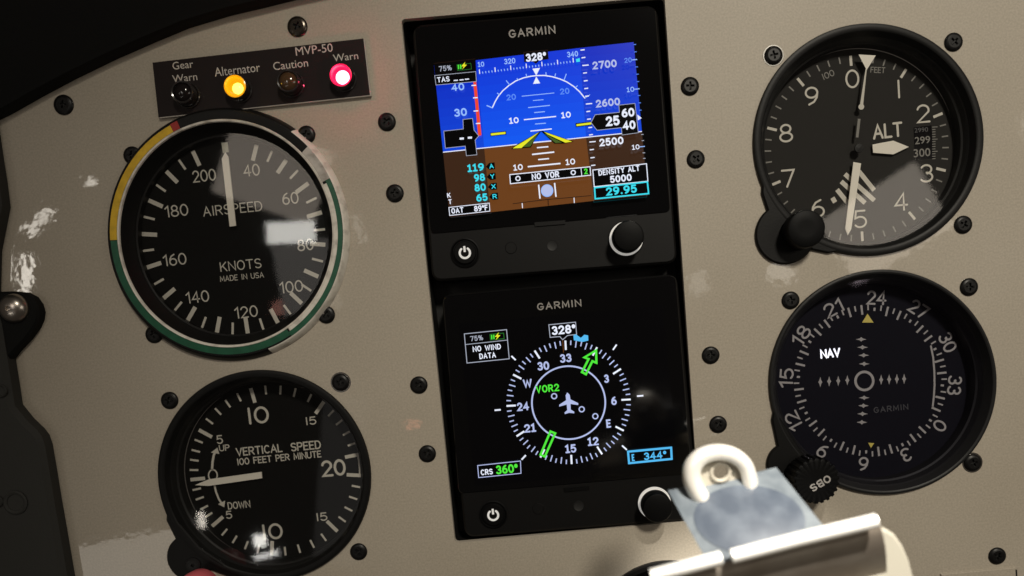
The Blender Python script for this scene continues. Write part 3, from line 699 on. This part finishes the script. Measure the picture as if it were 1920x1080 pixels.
# ------------------------------------------------------------------ centre displays
tray = thing('display_tray', 'black recessed tray holding the two square displays', 'tray', (*uv(853, 1018), -14))
mb = MB(); tr = rrect(offset(TRAY[::-1], -.05), 1.5); n = len(tr)
mb.add([(x, y, -2.4) for x, y in tr]+[(x, y, -14) for x, y in tr], [(i, (i+1) % n, (i+1) % n+n, i+n) for i in range(n)]+[tuple(range(n, 2*n))], M['void'])
mb.build('cavity', tray)
WS = 1.2
V5 = View(2.0, 740, 0, WS); V6 = View(3.086, 800, 70, WS); V7 = View(2.0, 790, 500, WS)
def display(label, name, outer, chin, glassq, at):
    t = thing(name, label, 'display', at, 'square displays in the centre tray')
    mb = MB(); mb.bevpoly(rrect(outer, 4), -13, WS-.35, .8, M['chin']); mb.build('housing', t)
    g = MB(); g.bevpoly(rrect(glassq, 2.2), WS-.7, WS, .25, M['gloss']); g = g.build('cover_glass', t)
    return t, g
def power_button(t, V, x, y):
    c = V(x, y); r = V.len(42)
    b = MB().lathe(c, [(V.len(54), WS-.3), (V.len(54), WS+.25), (V.len(50), WS+.35), (V.len(46), WS-.1), (r, WS-.1), (r, WS+.5), (r*.93, WS+.75), (0, WS+.78)], M['black_s'], 44).build('power_button', t)
    mb = MB(); k = V.len(19); mb.ribbon(arc(c[0], c[1]-.1, k, k, 128, 412, 24), V.len(8), WS+.80, M['sym']); mb.bar((c[0], c[1]+k*.1), (c[0], c[1]+k*1.25), V.len(8), WS+.82, M['sym']); mb.build('power_symbol', b)
def display_knob(t, V, x, y, r, tipx, tipy):
    c = V(x, y); rr = V.len(r)
    MB().lathe(c, [(rr+.5, WS-.3), (rr+.45, WS+.02), (rr+.06, WS+.03)], M['black_s'], 56).build('knob_recess', t)
    MB().lathe(c, [(rr+.05, WS+.02), (rr, WS+.7), (rr*.84, WS+.75), (rr*.78, WS+.2)], M['ring_glow'], 56).build('knob_ring', t)
    kw = WS+8; rk = rr*.90
    MB().lathe(c, [(rk*.8, WS+.1), (rk*.9, WS+1.2), (rk, WS+2), (rk*.99, kw-.7), (rk*.93, kw-.15), (rk*.85, kw), (0, kw-.1)], M['black_s'], 56).build('knob', t)
def wordmark(t, V, x, y, h, w_):
    MB().stroke('GARMIN', V(x, y), V.len(h), WS+.04, M['grey'], V.len(w_-5), rot=.3, pen=.17, gap=.34).build('lettering', t)
L = [0]
def lay():
    L[0] += 1; return WS+.06+.012*L[0]
def boxed(mb, V, pts, fill, line, lw):
    if fill: mb.poly(V.pts(*pts), lay(), fill)
    if line: mb.outline(V.pts(*pts), V.len(lw), lay(), line)
def T(mb, V, t, x, y, h, w_, m, bold=.02, rot=.8):
    pen = .15+2.6*bold; hh = V.len(h); mb.stroke(t.replace('1', '!'), V(x, y), hh, lay(), m, V.len(w_)-pen*hh, rot=rot, pen=pen, gap=.22+pen*.55)
    for _ in range(2): lay()
def ln(mb, V, a, b, wd, m): mb.bar(V(*a), V(*b), V.len(wd), lay(), m)

# --- upper unit
out1 = V5.pts((64, 92), (985, 15), (1062, 985), (140, 1056))
gl1 = V5.pts((72, 100), (978, 24), (1035, 795), (132, 878))
pfd, cg = display('upper display showing blue sky, brown ground and altitude tape', 'attitude_display', out1, None, gl1, (*out1[3], -13))
wordmark(pfd, V5, 515, 119, 29, 170)
V5c = View(2.0, 740, 0, WS-.35)
power_button(pfd, V5, 264, 948); display_knob(pfd, V5, 868, 895, 62, 0, 0)
MB().lathe(V5c(436, 930), [(V5.len(22), WS-.33), (V5.len(20), WS-.15), (0, WS-.15)], M['chin'], 32).build('light_sensor', pfd)
MB().lathe(V5c(591, 921), [(V5.len(20), WS-.3), (V5.len(19), WS-.18), (V5.len(12), WS-.33), (0, WS-.33)], M['void'], 32).build('screw_hole', pfd)
mb = MB(); mb.poly(V5.pts((524, 834), (640, 826), (640, 840), (526, 849)), WS+.15, M['chin'], .5); mb.build('card_door', pfd)
L[0] = 0
sc = MB()
LB, RB = ((285, 133), (345, 1014)), ((885, 62), (950, 945))
def lerp(a, b, t): return (a[0]+(b[0]-a[0])*t, a[1]+(b[1]-a[1])*t)
HL, HR = (95, 665), (1245, 545)
ha, hb = (333, 640), (922, 578.5)
w0 = lay()
for (tl, tr_, br_, bl, dim) in (((42, 163), (285, 133), ha, HL, .78), ((285, 133), (885, 62), hb, ha, 1), ((885, 62), (1197, 28), HR, hb, .78)):
    for i in range(10):
        t0, t1 = i/10, (i+1)/10; nm = 'sky band %d %s' % (i, dim)
        if nm not in M: M[nm] = glow(nm, (9+3*t0, (54+38*t0)*dim, (214+30*t0)*(.5+.5*dim)))
        sc.poly(V6.pts(lerp(tl, bl, t0), lerp(tr_, br_, t0), lerp(tr_, br_, t1), lerp(tl, bl, t1)), w0, M[nm])
sc.poly(V6.pts(HL, ha, (368, 1012), (133, 1040)), w0, M['gnd_t']); sc.poly(V6.pts(ha, hb, (968, 946), (368, 1012)), w0, M['gnd']); sc.poly(V6.pts(hb, HR, (1280, 915), (968, 946)), w0, M['gnd_t'])
ln(sc, V6, HL, HR, 5, M['s_w'])
screen = sc.build('screen', pfd, smooth=False)
# attitude symbols
mb = MB()
pts = [(380, 408), (395, 375), (412, 345), (440, 310), (475, 280), (515, 253), (560, 235), (600, 226), (634, 222), (680, 221), (725, 228), (770, 241), (810, 258), (850, 284), (885, 315), (915, 352)]
mb.ribbon(V6.pts(*pts), V6.len(6), lay(), M['s_w'])
for a, b, wd in (((347, 395), (382, 409), 6), ((408, 322), (424, 336), 5), ((460, 250), (482, 278), 5), ((522, 238), (533, 250), 5), ((575, 213), (580, 230), 5), ((690, 203), (691, 220), 5), ((746, 210), (742, 228), 5), ((808, 212), (795, 248), 5), ((873, 280), (860, 293), 4), ((915, 352), (945, 333), 4)):
    ln(mb, V6, a, b, wd, M['s_p'])
mb.poly(V6.pts((612, 183), (656, 178), (634, 222)), lay(), M['s_w']); mb.poly(V6.pts((634, 228), (616, 271), (657, 267)), lay(), M['s_w'])
for a, b, wd, m in (((550, 342), (738, 323), 4, 's_p'), ((615, 367), (676, 362), 4, 's_p'), ((587, 408), (713, 395), 5, 's_p'), ((622, 437), (684, 431), 5, 's_p'), ((563, 478), (749, 459), 6, 's_w'), ((627, 503), (690, 498), 5, 's_p'), ((600, 544), (724, 531), 6, 's_w'), ((615, 610), (720, 601), 6, 's_w'),
                    ((638, 640), (704, 634), 7, 's_w'), ((610, 679), (738, 665), 8, 's_w'), ((645, 709), (708, 703), 7, 's_w'), ((585, 750), (774, 731), 8, 's_w'), ((655, 776), (715, 770), 3, 's_g')): ln(mb, V6, a, b, wd, M[m])
for t, x, y, m in (('20', 489, 348, 's_d'), ('20', 798, 314, 's_d'), ('10', 505, 483, 's_w'), ('10', 806, 451, 's_w'), ('10', 529, 754, 's_w'), ('10', 831, 722, 's_w')): T(mb, V6, t, x, y, 33, 54, M[m], .015)
for pp, m in ((((488, 650), (512, 628), (658, 545), (664, 545), (628, 592), (603, 640)), 'blk'), (((498, 645), (518, 631), (650, 552), (548, 643)), 's_y'), (((556, 638), (645, 560), (600, 634)), 's_o'),
              (((660, 545), (668, 543), (852, 606), (790, 618), (738, 618)), 'blk'), (((680, 550), (842, 606), (802, 612), (700, 565)), 's_y'), (((680, 558), (782, 611), (745, 614)), 's_o'),
              (((368, 555), (460, 545), (462, 565), (370, 576)), 'blk'), (((372, 559), (456, 550), (457, 562), (373, 571)), 's_y'), (((860, 500), (952, 490), (954, 512), (863, 523)), 'blk'), (((866, 506), (951, 495), (952, 507), (867, 517)), 's_y')):
    mb.poly(V6.pts(*pp), lay(), M[m])
mb.disc(V6(697, 889), V6.len(35), lay(), M['s_p'], 36); mb.disc(V6(696, 888), V6.len(30), lay(), M['s_l'], 36)
ln(mb, V6, (648, 855), (656, 935), 8, M['s_w']); ln(mb, V6, (740, 845), (748, 925), 8, M['s_w'])
mb.ribbon(V6.pts((500, 965), (600, 952), (704, 940), (820, 930), (950, 918)), V6.len(4), lay(), M['s_br'])
ln(mb, V6, (553, 962), (555, 990), 5, M['s_w']); ln(mb, V6, (852, 930), (854, 960), 5, M['s_w']); ln(mb, V6, (702, 942), (704, 975), 5, M['s_br'])
mb.build('attitude_symbols', screen, smooth=False)
# heading tape
mb = MB()
for i in range(31):
    x = 308+18*i
    if x > 868: break
    y = 216-(x-308)*.1185; mj = i % 5 == 0
    ln(mb, V6, (x, y), (x-2.2, y-(26 if mj else 11)), 5, M['s_w' if mj else 's_p'])
T(mb, V6, '10', 316, 163, 27, 36, M['s_p'], .01); T(mb, V6, '320', 481, 145, 30, 64, M['s_p'], .01); T(mb, V6, '340', 843, 105, 30, 62, M['s_p'], .01)
boxed(mb, V6, ((562, 95), (700, 81), (705, 134), (652, 141), (632, 160), (612, 146), (566, 150)), M['blk'], M['s_br'], 2); T(mb, V6, '328°', 632, 121, 44, 116, M['s_w'], .025)
mb.poly(V6.pts((862, 135), (884, 128), (886, 148), (866, 152)), lay(), M['s_c'])
mb.build('heading_tape', screen, smooth=False)
# airspeed tape
mb = MB()
T(mb, V6, '40', 183, 295, 40, 72, M['s_p'], .02); T(mb, V6, '30', 198, 441, 44, 73, M['s_p'], .02)
mb.poly(V6.pts((272, 266), (289, 264), (319, 572), (300, 578)), lay(), M['s_r'])
for x, y in ((276, 286), (285, 357), (288, 433), (301, 505)): ln(mb, V6, (x-14, y+1), (x+12, y-1), 6, M['s_w'])
boxed(mb, V6, ((45, 160), (285, 133), (292, 264), (58, 286)), M['blk'], None, 0)
boxed(mb, V6, ((50, 230), (286, 207), (290, 264), (58, 284)), None, M['s_g'], 3)
ln(mb, V6, (45, 160), (284, 134), 2, M['s_br'])
T(mb, V6, '75%', 111, 188, 29, 72, M['s_g'], .005); T(mb, V6, 'TAS', 100, 252, 29, 70, M['s_w'], .01)
for x, y in ((172, 258), (205, 255), (236, 251)): ln(mb, V6, (x-12, y+1), (x+12, y-1), 6, M['s_w'])
mb.outline(V6.pts((178, 168), (258, 160), (262, 193), (182, 201)), V6.len(2), lay(), M['s_gd'])
ln(mb, V6, (186, 169), (188, 194), 7, M['s_gr']); ln(mb, V6, (199, 168), (201, 193), 8, M['s_gr'])
mb.poly(V6.pts((226, 152), (203, 178), (217, 178), (208, 196), (236, 168), (222, 168)), lay(), M['s_y'])
boxed(mb, V6, ((103, 550), (215, 538), (213, 483), (268, 477), (277, 545), (304, 577), (283, 602), (293, 686), (233, 692), (226, 636), (112, 648)), M['blk'], M['s_g'], 3)
for x, y in ((206, 593), (253, 588)): ln(mb, V6, (x-12, y+1), (x+12, y-1), 11, M['s_w'])
for t, x, y, w_ in (('119', 286, 760, 94), ('98', 308, 817, 62), ('80', 312, 874, 64), ('65', 322, 932, 64)): T(mb, V6, t, x, y, 42, w_, M['s_c'], .022)
for t, x, y in (('A', 377, 752), ('Y', 382, 811), ('X', 389, 869), ('R', 396, 926)):
    mb.poly(V6.pts((x-33, y+4), (x-14, y-18), (x+18, y-22), (x+21, y+17), (x-11, y+21)), lay(), M['blk']); T(mb, V6, t, x, y, 26, 24, M['s_c'], .01)
T(mb, V6, 'K', 133, 920, 27, 20, M['s_w'], .015); T(mb, V6, 'T', 140, 957, 27, 19, M['s_w'], .015)
boxed(mb, V6, ((133, 990), (365, 965), (368, 1011), (138, 1036)), M['blk'], M['s_w'], 4); T(mb, V6, 'OAT', 182, 1007, 31, 70, M['s_w'], .015); T(mb, V6, '89°F', 317, 994, 33, 78, M['s_w'], .015)
mb.build('airspeed_tape', screen, smooth=False)
# altitude tape
mb = MB()
for t, x, y in (('2700', 1026, 170), ('2600', 1045, 389), ('2500', 1065, 612)): T(mb, V6, t, x, y, 42, 136, M['s_l' if t != '2500' else 's_w'], .022)
for x, y, w_ in ((900, 88, 24), (905, 132, 22), (917, 176, 36), (914, 220, 22), (918, 265, 22), (921, 309, 22), (926, 353, 22), (937, 397, 36), (933, 441, 22), (937, 485, 22), (944, 533, 22), (948, 575, 22), (957, 615, 36), (953, 660, 24), (957, 706, 24), (961, 750, 24)):
    ln(mb, V6, (x-w_/2, y+1), (x+w_/2, y-2), 6, M['s_w'])
boxed(mb, V6, ((948, 505), (972, 460), (1111, 446), (1108, 405), (1200, 395), (1219, 563), (1126, 576), (1122, 534), (983, 549)), M['blk'], M['s_g'], 3)
T(mb, V6, '25', 1072, 495, 54, 78, M['s_w'], .025); T(mb, V6, '60', 1160, 448, 48, 72, M['s_w'], .025); T(mb, V6, '40', 1166, 520, 48, 72, M['s_w'], .025)
for t, x, y, m in (('20', 1160, 148, 's_d'), ('10', 1174, 316, 's_p'), ('10', 1204, 646, 's_w')):
    T(mb, V6, t, x, y, 27, 42, M[m], .01); ln(mb, V6, (x+23, y-1), (x+52, y-4), 5, M['s_p'])
for i, y in enumerate((60, 102, 188, 230, 272, 352, 394, 436, 575, 610, 680, 712)):
    x = 1197+(y-28)*.083; ln(mb, V6, (x-8, y), (x+6, y-1), 4, M['s_d' if y < 545 else 's_g'])
mb.poly(V6.pts((1212, 460), (1238, 481), (1216, 494)), lay(), M['s_w'])
boxed(mb, V6, ((958, 778), (1265, 742), (1273, 842), (966, 874)), M['blk'], M['s_w'], 5); T(mb, V6, 'DENSITY ALT', 1108, 781, 31, 232, M['s_w'], .015, 1.6); T(mb, V6, '5000', 1118, 826, 39, 122, M['s_w'], .022, 1.2)
boxed(mb, V6, ((968, 880), (1270, 846), (1277, 913), (972, 943)), M['blk'], M['s_c'], 8); T(mb, V6, '29.95', 1121, 893, 46, 174, M['s_c'], .025, 1.2)
mb.build('altitude_tape', screen, smooth=False)
mb = MB()
boxed(mb, V6, ((483, 805), (942, 760), (946, 808), (487, 857)), M['blk'], M['s_w'], 5)
for x, y in ((530, 827), (846, 793)): mb.outline(V6.pts(*[(x+12*math.cos(i*math.pi/9), y+12*math.sin(i*math.pi/9)) for i in range(18)]), V6.len(6), lay(), M['s_w'])
T(mb, V6, 'NO VOR', 687, 810, 35, 155, M['s_w'], .018); ln(mb, V6, (890, 765), (895, 812), 4, M['s_w']); T(mb, V6, '2', 918, 786, 32, 20, M['s_gr'], .02)
mb.build('course_message', screen, smooth=False)

# --- lower unit
out2 = V7.pts((74, 106), (960, 26), (1044, 948), (163, 1018))
gl2 = V7.pts((80, 112), (955, 33), (1014, 778), (140, 852))
hsi, cg = display('lower display showing a white compass rose with green course arrow', 'heading_display', out2, None, gl2, (*out2[3], -13))
wordmark(hsi, V7, 517, 143, 27, 166)
power_button(hsi, V7, 270, 929); display_knob(hsi, V7, 874, 886, 62, 0, 0)
MB().lathe(V7(438, 909), [(V7.len(22), WS-.33), (V7.len(20), WS-.15), (0, WS-.15)], M['chin'], 32).build('light_sensor', hsi)
MB().lathe(V7(590, 898), [(V7.len(20), WS-.3), (V7.len(19), WS-.18), (V7.len(12), WS-.33), (0, WS-.33)], M['void'], 32).build('screw_hole', hsi)
mb = MB(); mb.poly(V7.pts((535, 830), (630, 822), (630, 836), (537, 845)), WS+.15, M['black_s'], .5); mb.build('card_door', hsi)
L[0] = 0
sc = MB(); sc.poly(V7.pts((140, 215), (905, 145), (962, 755), (200, 822)), lay(), M['blk']); screen = sc.build('screen', hsi, smooth=False)
mb = MB(); cc = V7(552, 510)
for i in range(72):
    d = i*5; a = math.radians(90-(d-328)); rr = V7.len(234); ln_ = 35 if d % 30 == 0 else (25 if d % 10 == 0 else 17)
    r0 = rr-V7.len(ln_); wl = lay() if i == 0 else WS+.06+.012*L[0]
    mb.bar((cc[0]+r0*math.cos(a), cc[1]+r0*math.sin(a)), (cc[0]+rr*math.cos(a), cc[1]+rr*math.sin(a)), V7.len(7 if d % 30 == 0 else 4.5), wl, M['s_w' if d % 30 == 0 else 's_l'])
for t, x, y, w_ in (('33', 541, 343, 44), ('3', 694, 420, 19), ('6', 722, 503, 21), ('E', 702, 588, 18), ('12', 644, 655, 42), ('15', 560, 682, 42), ('21', 407, 605, 44), ('24', 381, 524, 46), ('W', 398, 437, 34), ('30', 457, 372, 45)): T(mb, V7, t, x, y, 32, w_, M['s_l'], .02)
mb.outline([(cc[0]+V7.len(138)*math.cos(i*math.pi/48), cc[1]+V7.len(138)*math.sin(i*math.pi/48)) for i in range(96)], V7.len(6), lay(), M['s_l'])
for a, b in (((338, 335), (354, 350)), ((718, 312), (732, 292)), ((275, 538), (298, 536)), ((808, 485), (832, 483)), ((376, 723), (392, 706)), ((752, 670), (770, 686))): ln(mb, V7, a, b, 6, M['s_w'])
boxed(mb, V7, ((478, 218), (578, 208), (582, 254), (548, 258), (530, 274), (519, 262), (483, 265)), M['blk'], M['s_g'], 3); T(mb, V7, '328°', 533, 236, 33, 90, M['s_w'], .022)
ln(mb, V7, (530, 275), (533, 322), 2.5, M['gnd'])
mb.poly(V7.pts((570, 258), (578, 253), (598, 267), (611, 255), (625, 258), (626, 277), (604, 282), (572, 276)), lay(), M['s_b'])
mb.build('compass_rose', screen, smooth=False)
mb = MB()
mb.outline(V7.pts((655, 314), (656, 360), (641, 354), (617, 403), (602, 395), (627, 346), (611, 340)), V7.len(8), lay(), M['s_gr'])
mb.outline(V7.pts((484, 617), (502, 624), (463, 711), (447, 704)), V7.len(8), lay(), M['s_gr'])
T(mb, V7, 'VOR2', 473, 456, 28, 88, M['s_gr'], .012)
for x, y in ((498, 485), (601, 534), (652, 560)): mb.outline(V7.pts(*[(x+9.5*math.cos(i*math.pi/10), y+9.5*math.sin(i*math.pi/10)) for i in range(20)]), V7.len(4.5), lay(), M['s_l'])
mb.build('course_arrow', screen, smooth=False)
mb = MB(); mb.poly(V7.pts((547, 471), (541, 482), (543, 500), (517, 517), (517, 524), (545, 516), (547, 537), (537, 546), (538, 552), (554, 547), (573, 549), (573, 543), (560, 535), (559, 514), (588, 518), (588, 511), (559, 497), (556, 480)), lay(), M['s_l']); mb.build('aircraft_symbol', screen, smooth=False)
mb = MB()
boxed(mb, V7, ((162, 252), (320, 236), (330, 345), (172, 361)), M['blk'], M['s_g'], 3); ln(mb, V7, (166, 292), (324, 275), 2.5, M['s_g'])
T(mb, V7, '75%', 208, 268, 19, 48, M['s_g'], .005); T(mb, V7, 'NO WIND', 246, 304, 21, 106, M['s_w'], .01); T(mb, V7, 'DATA', 249, 333, 21, 62, M['s_w'], .01)
mb.outline(V7.pts((258, 254), (309, 249), (311, 270), (260, 275)), V7.len(2), lay(), M['s_gd']); ln(mb, V7, (264, 256), (265, 272), 5, M['s_gr']); ln(mb, V7, (272, 255), (273, 271), 5, M['s_gr'])
mb.poly(V7.pts((291, 246), (276, 263), (285, 263), (280, 275), (297, 257), (288, 257)), lay(), M['s_y'])
mb.build('wind_box', screen, smooth=False); mb = MB()
boxed(mb, V7, ((212, 744), (372, 727), (374, 773), (216, 789)), M['blk'], M['s_l'], 3); T(mb, V7, 'CRS', 246, 768, 22, 46, M['s_w'], .015); T(mb, V7, '360°', 321, 757, 34, 84, M['s_gr'], .018)
mb.build('course_box', screen, smooth=False); mb = MB()
boxed(mb, V7, ((774, 692), (935, 677), (937, 719), (778, 735)), M['blk'], M['s_b'], 8); T(mb, V7, '344°', 875, 706, 29, 86, M['s_b'], .018); T(mb, V7, 'E', 793, 714, 27, 11, M['s_b'], .015)
mb.build('heading_box', screen, smooth=False)

# ------------------------------------------------------------------ things at the bottom edge
c = uv(1255, 1046+150, 2)
lg = thing('lower_gauge', 'black gauge rim half hidden under the clipboard at the bottom', 'gauge', (*c, 0))
MB().lathe(c, [(28.5, .03), (28.5, 1.4), (28, 2), (26.5, 2), (25.5, 1.2), (25, .3)], M['black'], 80).build('bezel', lg)
MB().disc(c, 25.2, .3, M['gloss'], 60).build('glass', lg)
q = [uv(x, y, .8) for x, y in ((1765, 1077), (1906, 1064), (1914, 1180), (1770, 1200))]
pl = MB().bevpoly(q, .05, .8, .3, M['paint']); pl.poly([uv(x, y, .85) for x, y in ((1904, 1068), (1907, 1068), (1908, 1085), (1905, 1085))], .85, M['void'])
tag(pl.build('cover_plate', origin=(*q[0], 0)), 'thin beige cover plate at the bottom right corner under the screw', 'plate')
kw = 12
rk = thing('push_pull_knob', 'rounded red plastic knob tip peeking up from the bottom edge', 'knob', (*uv(372, 1125, 0), 0))
c = uv(367, 1106, kw); r = 6.4
MB().lathe(c, [(2, kw-9), (r*.7, kw-8), (r*.95, kw-5), (r, kw-1), (r*.94, kw+2), (r*.75, kw+4), (r*.45, kw+5.2), (0, kw+5.6)], M['redknob'], 40).build('cap', rk)
MB().lathe(c, [(2.2, .05), (2.2, kw-8)], M['bolt'], 20).build('shaft', rk)

# ------------------------------------------------------------------ clipboard in front of the panel
def p3(x, y, w): p = ray(x, y, w); return (p.x, p.y, p.z)
cb = thing('clipboard', 'bright metal clipboard clip with hanging loop and blue grey lever plate', 'clipboard', p3(1450, 1110, 84))
w0, w1 = 72, 90
# lever plate: gently bowed sheet
cor = [(1252, 920, w0), (1456, 877, w0), (1560, 1006, w1), (1330, 1060, w1)]
def plate_pt(s, t, lift=0):
    a = [Vector(p3(*k)) for k in cor]; p = a[0].lerp(a[1], s).lerp(a[3].lerp(a[2], s), t)
    return p+Vector((0, 0, lift+1.2*math.sin(math.pi*s)))
def sheet(mb, fn, n, m_, mat_, th):
    vs = [fn(i/n, j/m_, 0) for j in range(m_+1) for i in range(n+1)]; k = len(vs); vs += [fn(i/n, j/m_, -th) for j in range(m_+1) for i in range(n+1)]; fs = []
    I = lambda i, j: j*(n+1)+i
    for j in range(m_):
        for i in range(n): fs.append((I(i, j+1), I(i+1, j+1), I(i+1, j), I(i, j))); fs.append((k+I(i, j), k+I(i+1, j), k+I(i+1, j+1), k+I(i, j+1)))
    for i in range(n): fs += [(I(i, 0), I(i+1, 0), k+I(i+1, 0), k+I(i, 0)), (I(i+1, m_), I(i, m_), k+I(i, m_), k+I(i+1, m_))]
    for j in range(m_): fs += [(I(0, j+1), I(0, j), k+I(0, j), k+I(0, j+1)), (I(n, j), I(n, j+1), k+I(n, j+1), k+I(n, j))]
    mb.add(vs, fs, mat_)
mb = MB(); sheet(mb, plate_pt, 16, 12, M['plate'], .7); lev = mb.build('lever_plate', cb)
def pad_pt(s, t, lift):
    r = t; a = 2*math.pi*s; return plate_pt(.5+.44*r*math.cos(a), .55+.45*r*math.sin(a), .25+.9*(1-r*r)+lift*.3)
mb = MB(); vs = []; fs = []; na, nr = 40, 8
for j in range(nr+1):
    for i in range(na): vs.append(pad_pt(i/na, j/nr, 0))
for j in range(nr):
    for i in range(na): k = (i+1) % na; fs.append((j*na+i, (j+1)*na+i, (j+1)*na+k, j*na+k))
mb.add(vs, fs, M['pad']); mb.build('thumb_pad', lev)
# hanging loop
lp = [(1407, 922), (1405, 896), (1396, 871), (1375, 854), (1347, 848), (1319, 854), (1301, 871), (1297, 894), (1305, 918), (1324, 946)]
path = []
for i in range(len(lp)-1):
    A, B, C_, D = lp[max(i-1, 0)], lp[i], lp[i+1], lp[min(i+2, len(lp)-1)]
    for k in range(6):
        t = k/6; cr = lambda j: .5*(2*B[j]+(C_[j]-A[j])*t+(2*A[j]-5*B[j]+4*C_[j]-D[j])*t*t+(3*B[j]-A[j]-3*C_[j]+D[j])*t**3)
        path.append(p3(cr(0), cr(1), w0+3))
path.append(p3(*lp[-1], w0+3)); nP = len(path)
mb = MB(); mb.tube(path, [(2.0+.4*min(1, max(0, (i-14)/24)))*min(1, .8+.05*min(i, nP-1-i)) for i in range(nP)], M['eyelet'], 20); loop = mb.build('hanging_loop', cb)
c = p3(1349, 884, w0+1); mb = MB()
mb.add([], [], M['eyelet'])
mb.lathe((c[0], c[1]), [(6.3, w0+.6), (6.3, w0+1.5), (3.3, w0+1.7), (2.9, w0+1.9), (2.7, w0+2.5), (2.3, w0+2.7), (1.95, w0+2.3), (1.9, w0+1.2)], M['washer'], 36); mb.build('eyelet', loop)
# rolled hinge bar and jaw
wb = 93
mb = MB(); mb.tube([p3(1220, 1080, wb), p3(1290, 1062, wb), p3(1352, 1046, wb)], 1.75, M['barm'], 20)
mb.tube([p3(1372, 1043, wb), p3(1500, 1010, wb), p3(1643, 976, wb)], 1.75, M['barm'], 20); mb.build('hinge_bar', cb)
mb = MB(); vs = []; fs = []; prof = [(0, 0, -2), (4, 10, -1.6), (8, 26, -1.5), (12, 46, -2.1), (14, 66, -3.6), (15, 95, -7)]
ends = [(1216, 1084), (1648, 978)]; nx = 10
for dx, dy, dw in prof:
    for i in range(nx+1):
        t = i/nx; x = ends[0][0]+(ends[1][0]-ends[0][0])*t+dx; y = ends[0][1]+(ends[1][1]-ends[0][1])*t+dy; vs.append(p3(x, y, wb-2+dw))
for j in range(len(prof)-1):
    for i in range(nx): a = j*(nx+1)+i; fs.append((a, a+nx+1, a+nx+2, a+1))
mb.add(vs, fs, M['jawm']); mb.build('jaw', cb)
bw = 84
pts = [p3(x, y, bw)[:2] for x, y in ((1190, 1100), (1640, 992), (1662, 992), (1678, 1002), (1694, 1024), (1706, 1052), (1716, 1090), (1740, 1240), (1180, 1340))]
MB().bevpoly(pts, bw-3, bw, .8, M['board']).build('board', cb)

for o in bpy.data.objects:
    if '_o' in o: del o['_o']
scene.render.engine = 'CYCLES'
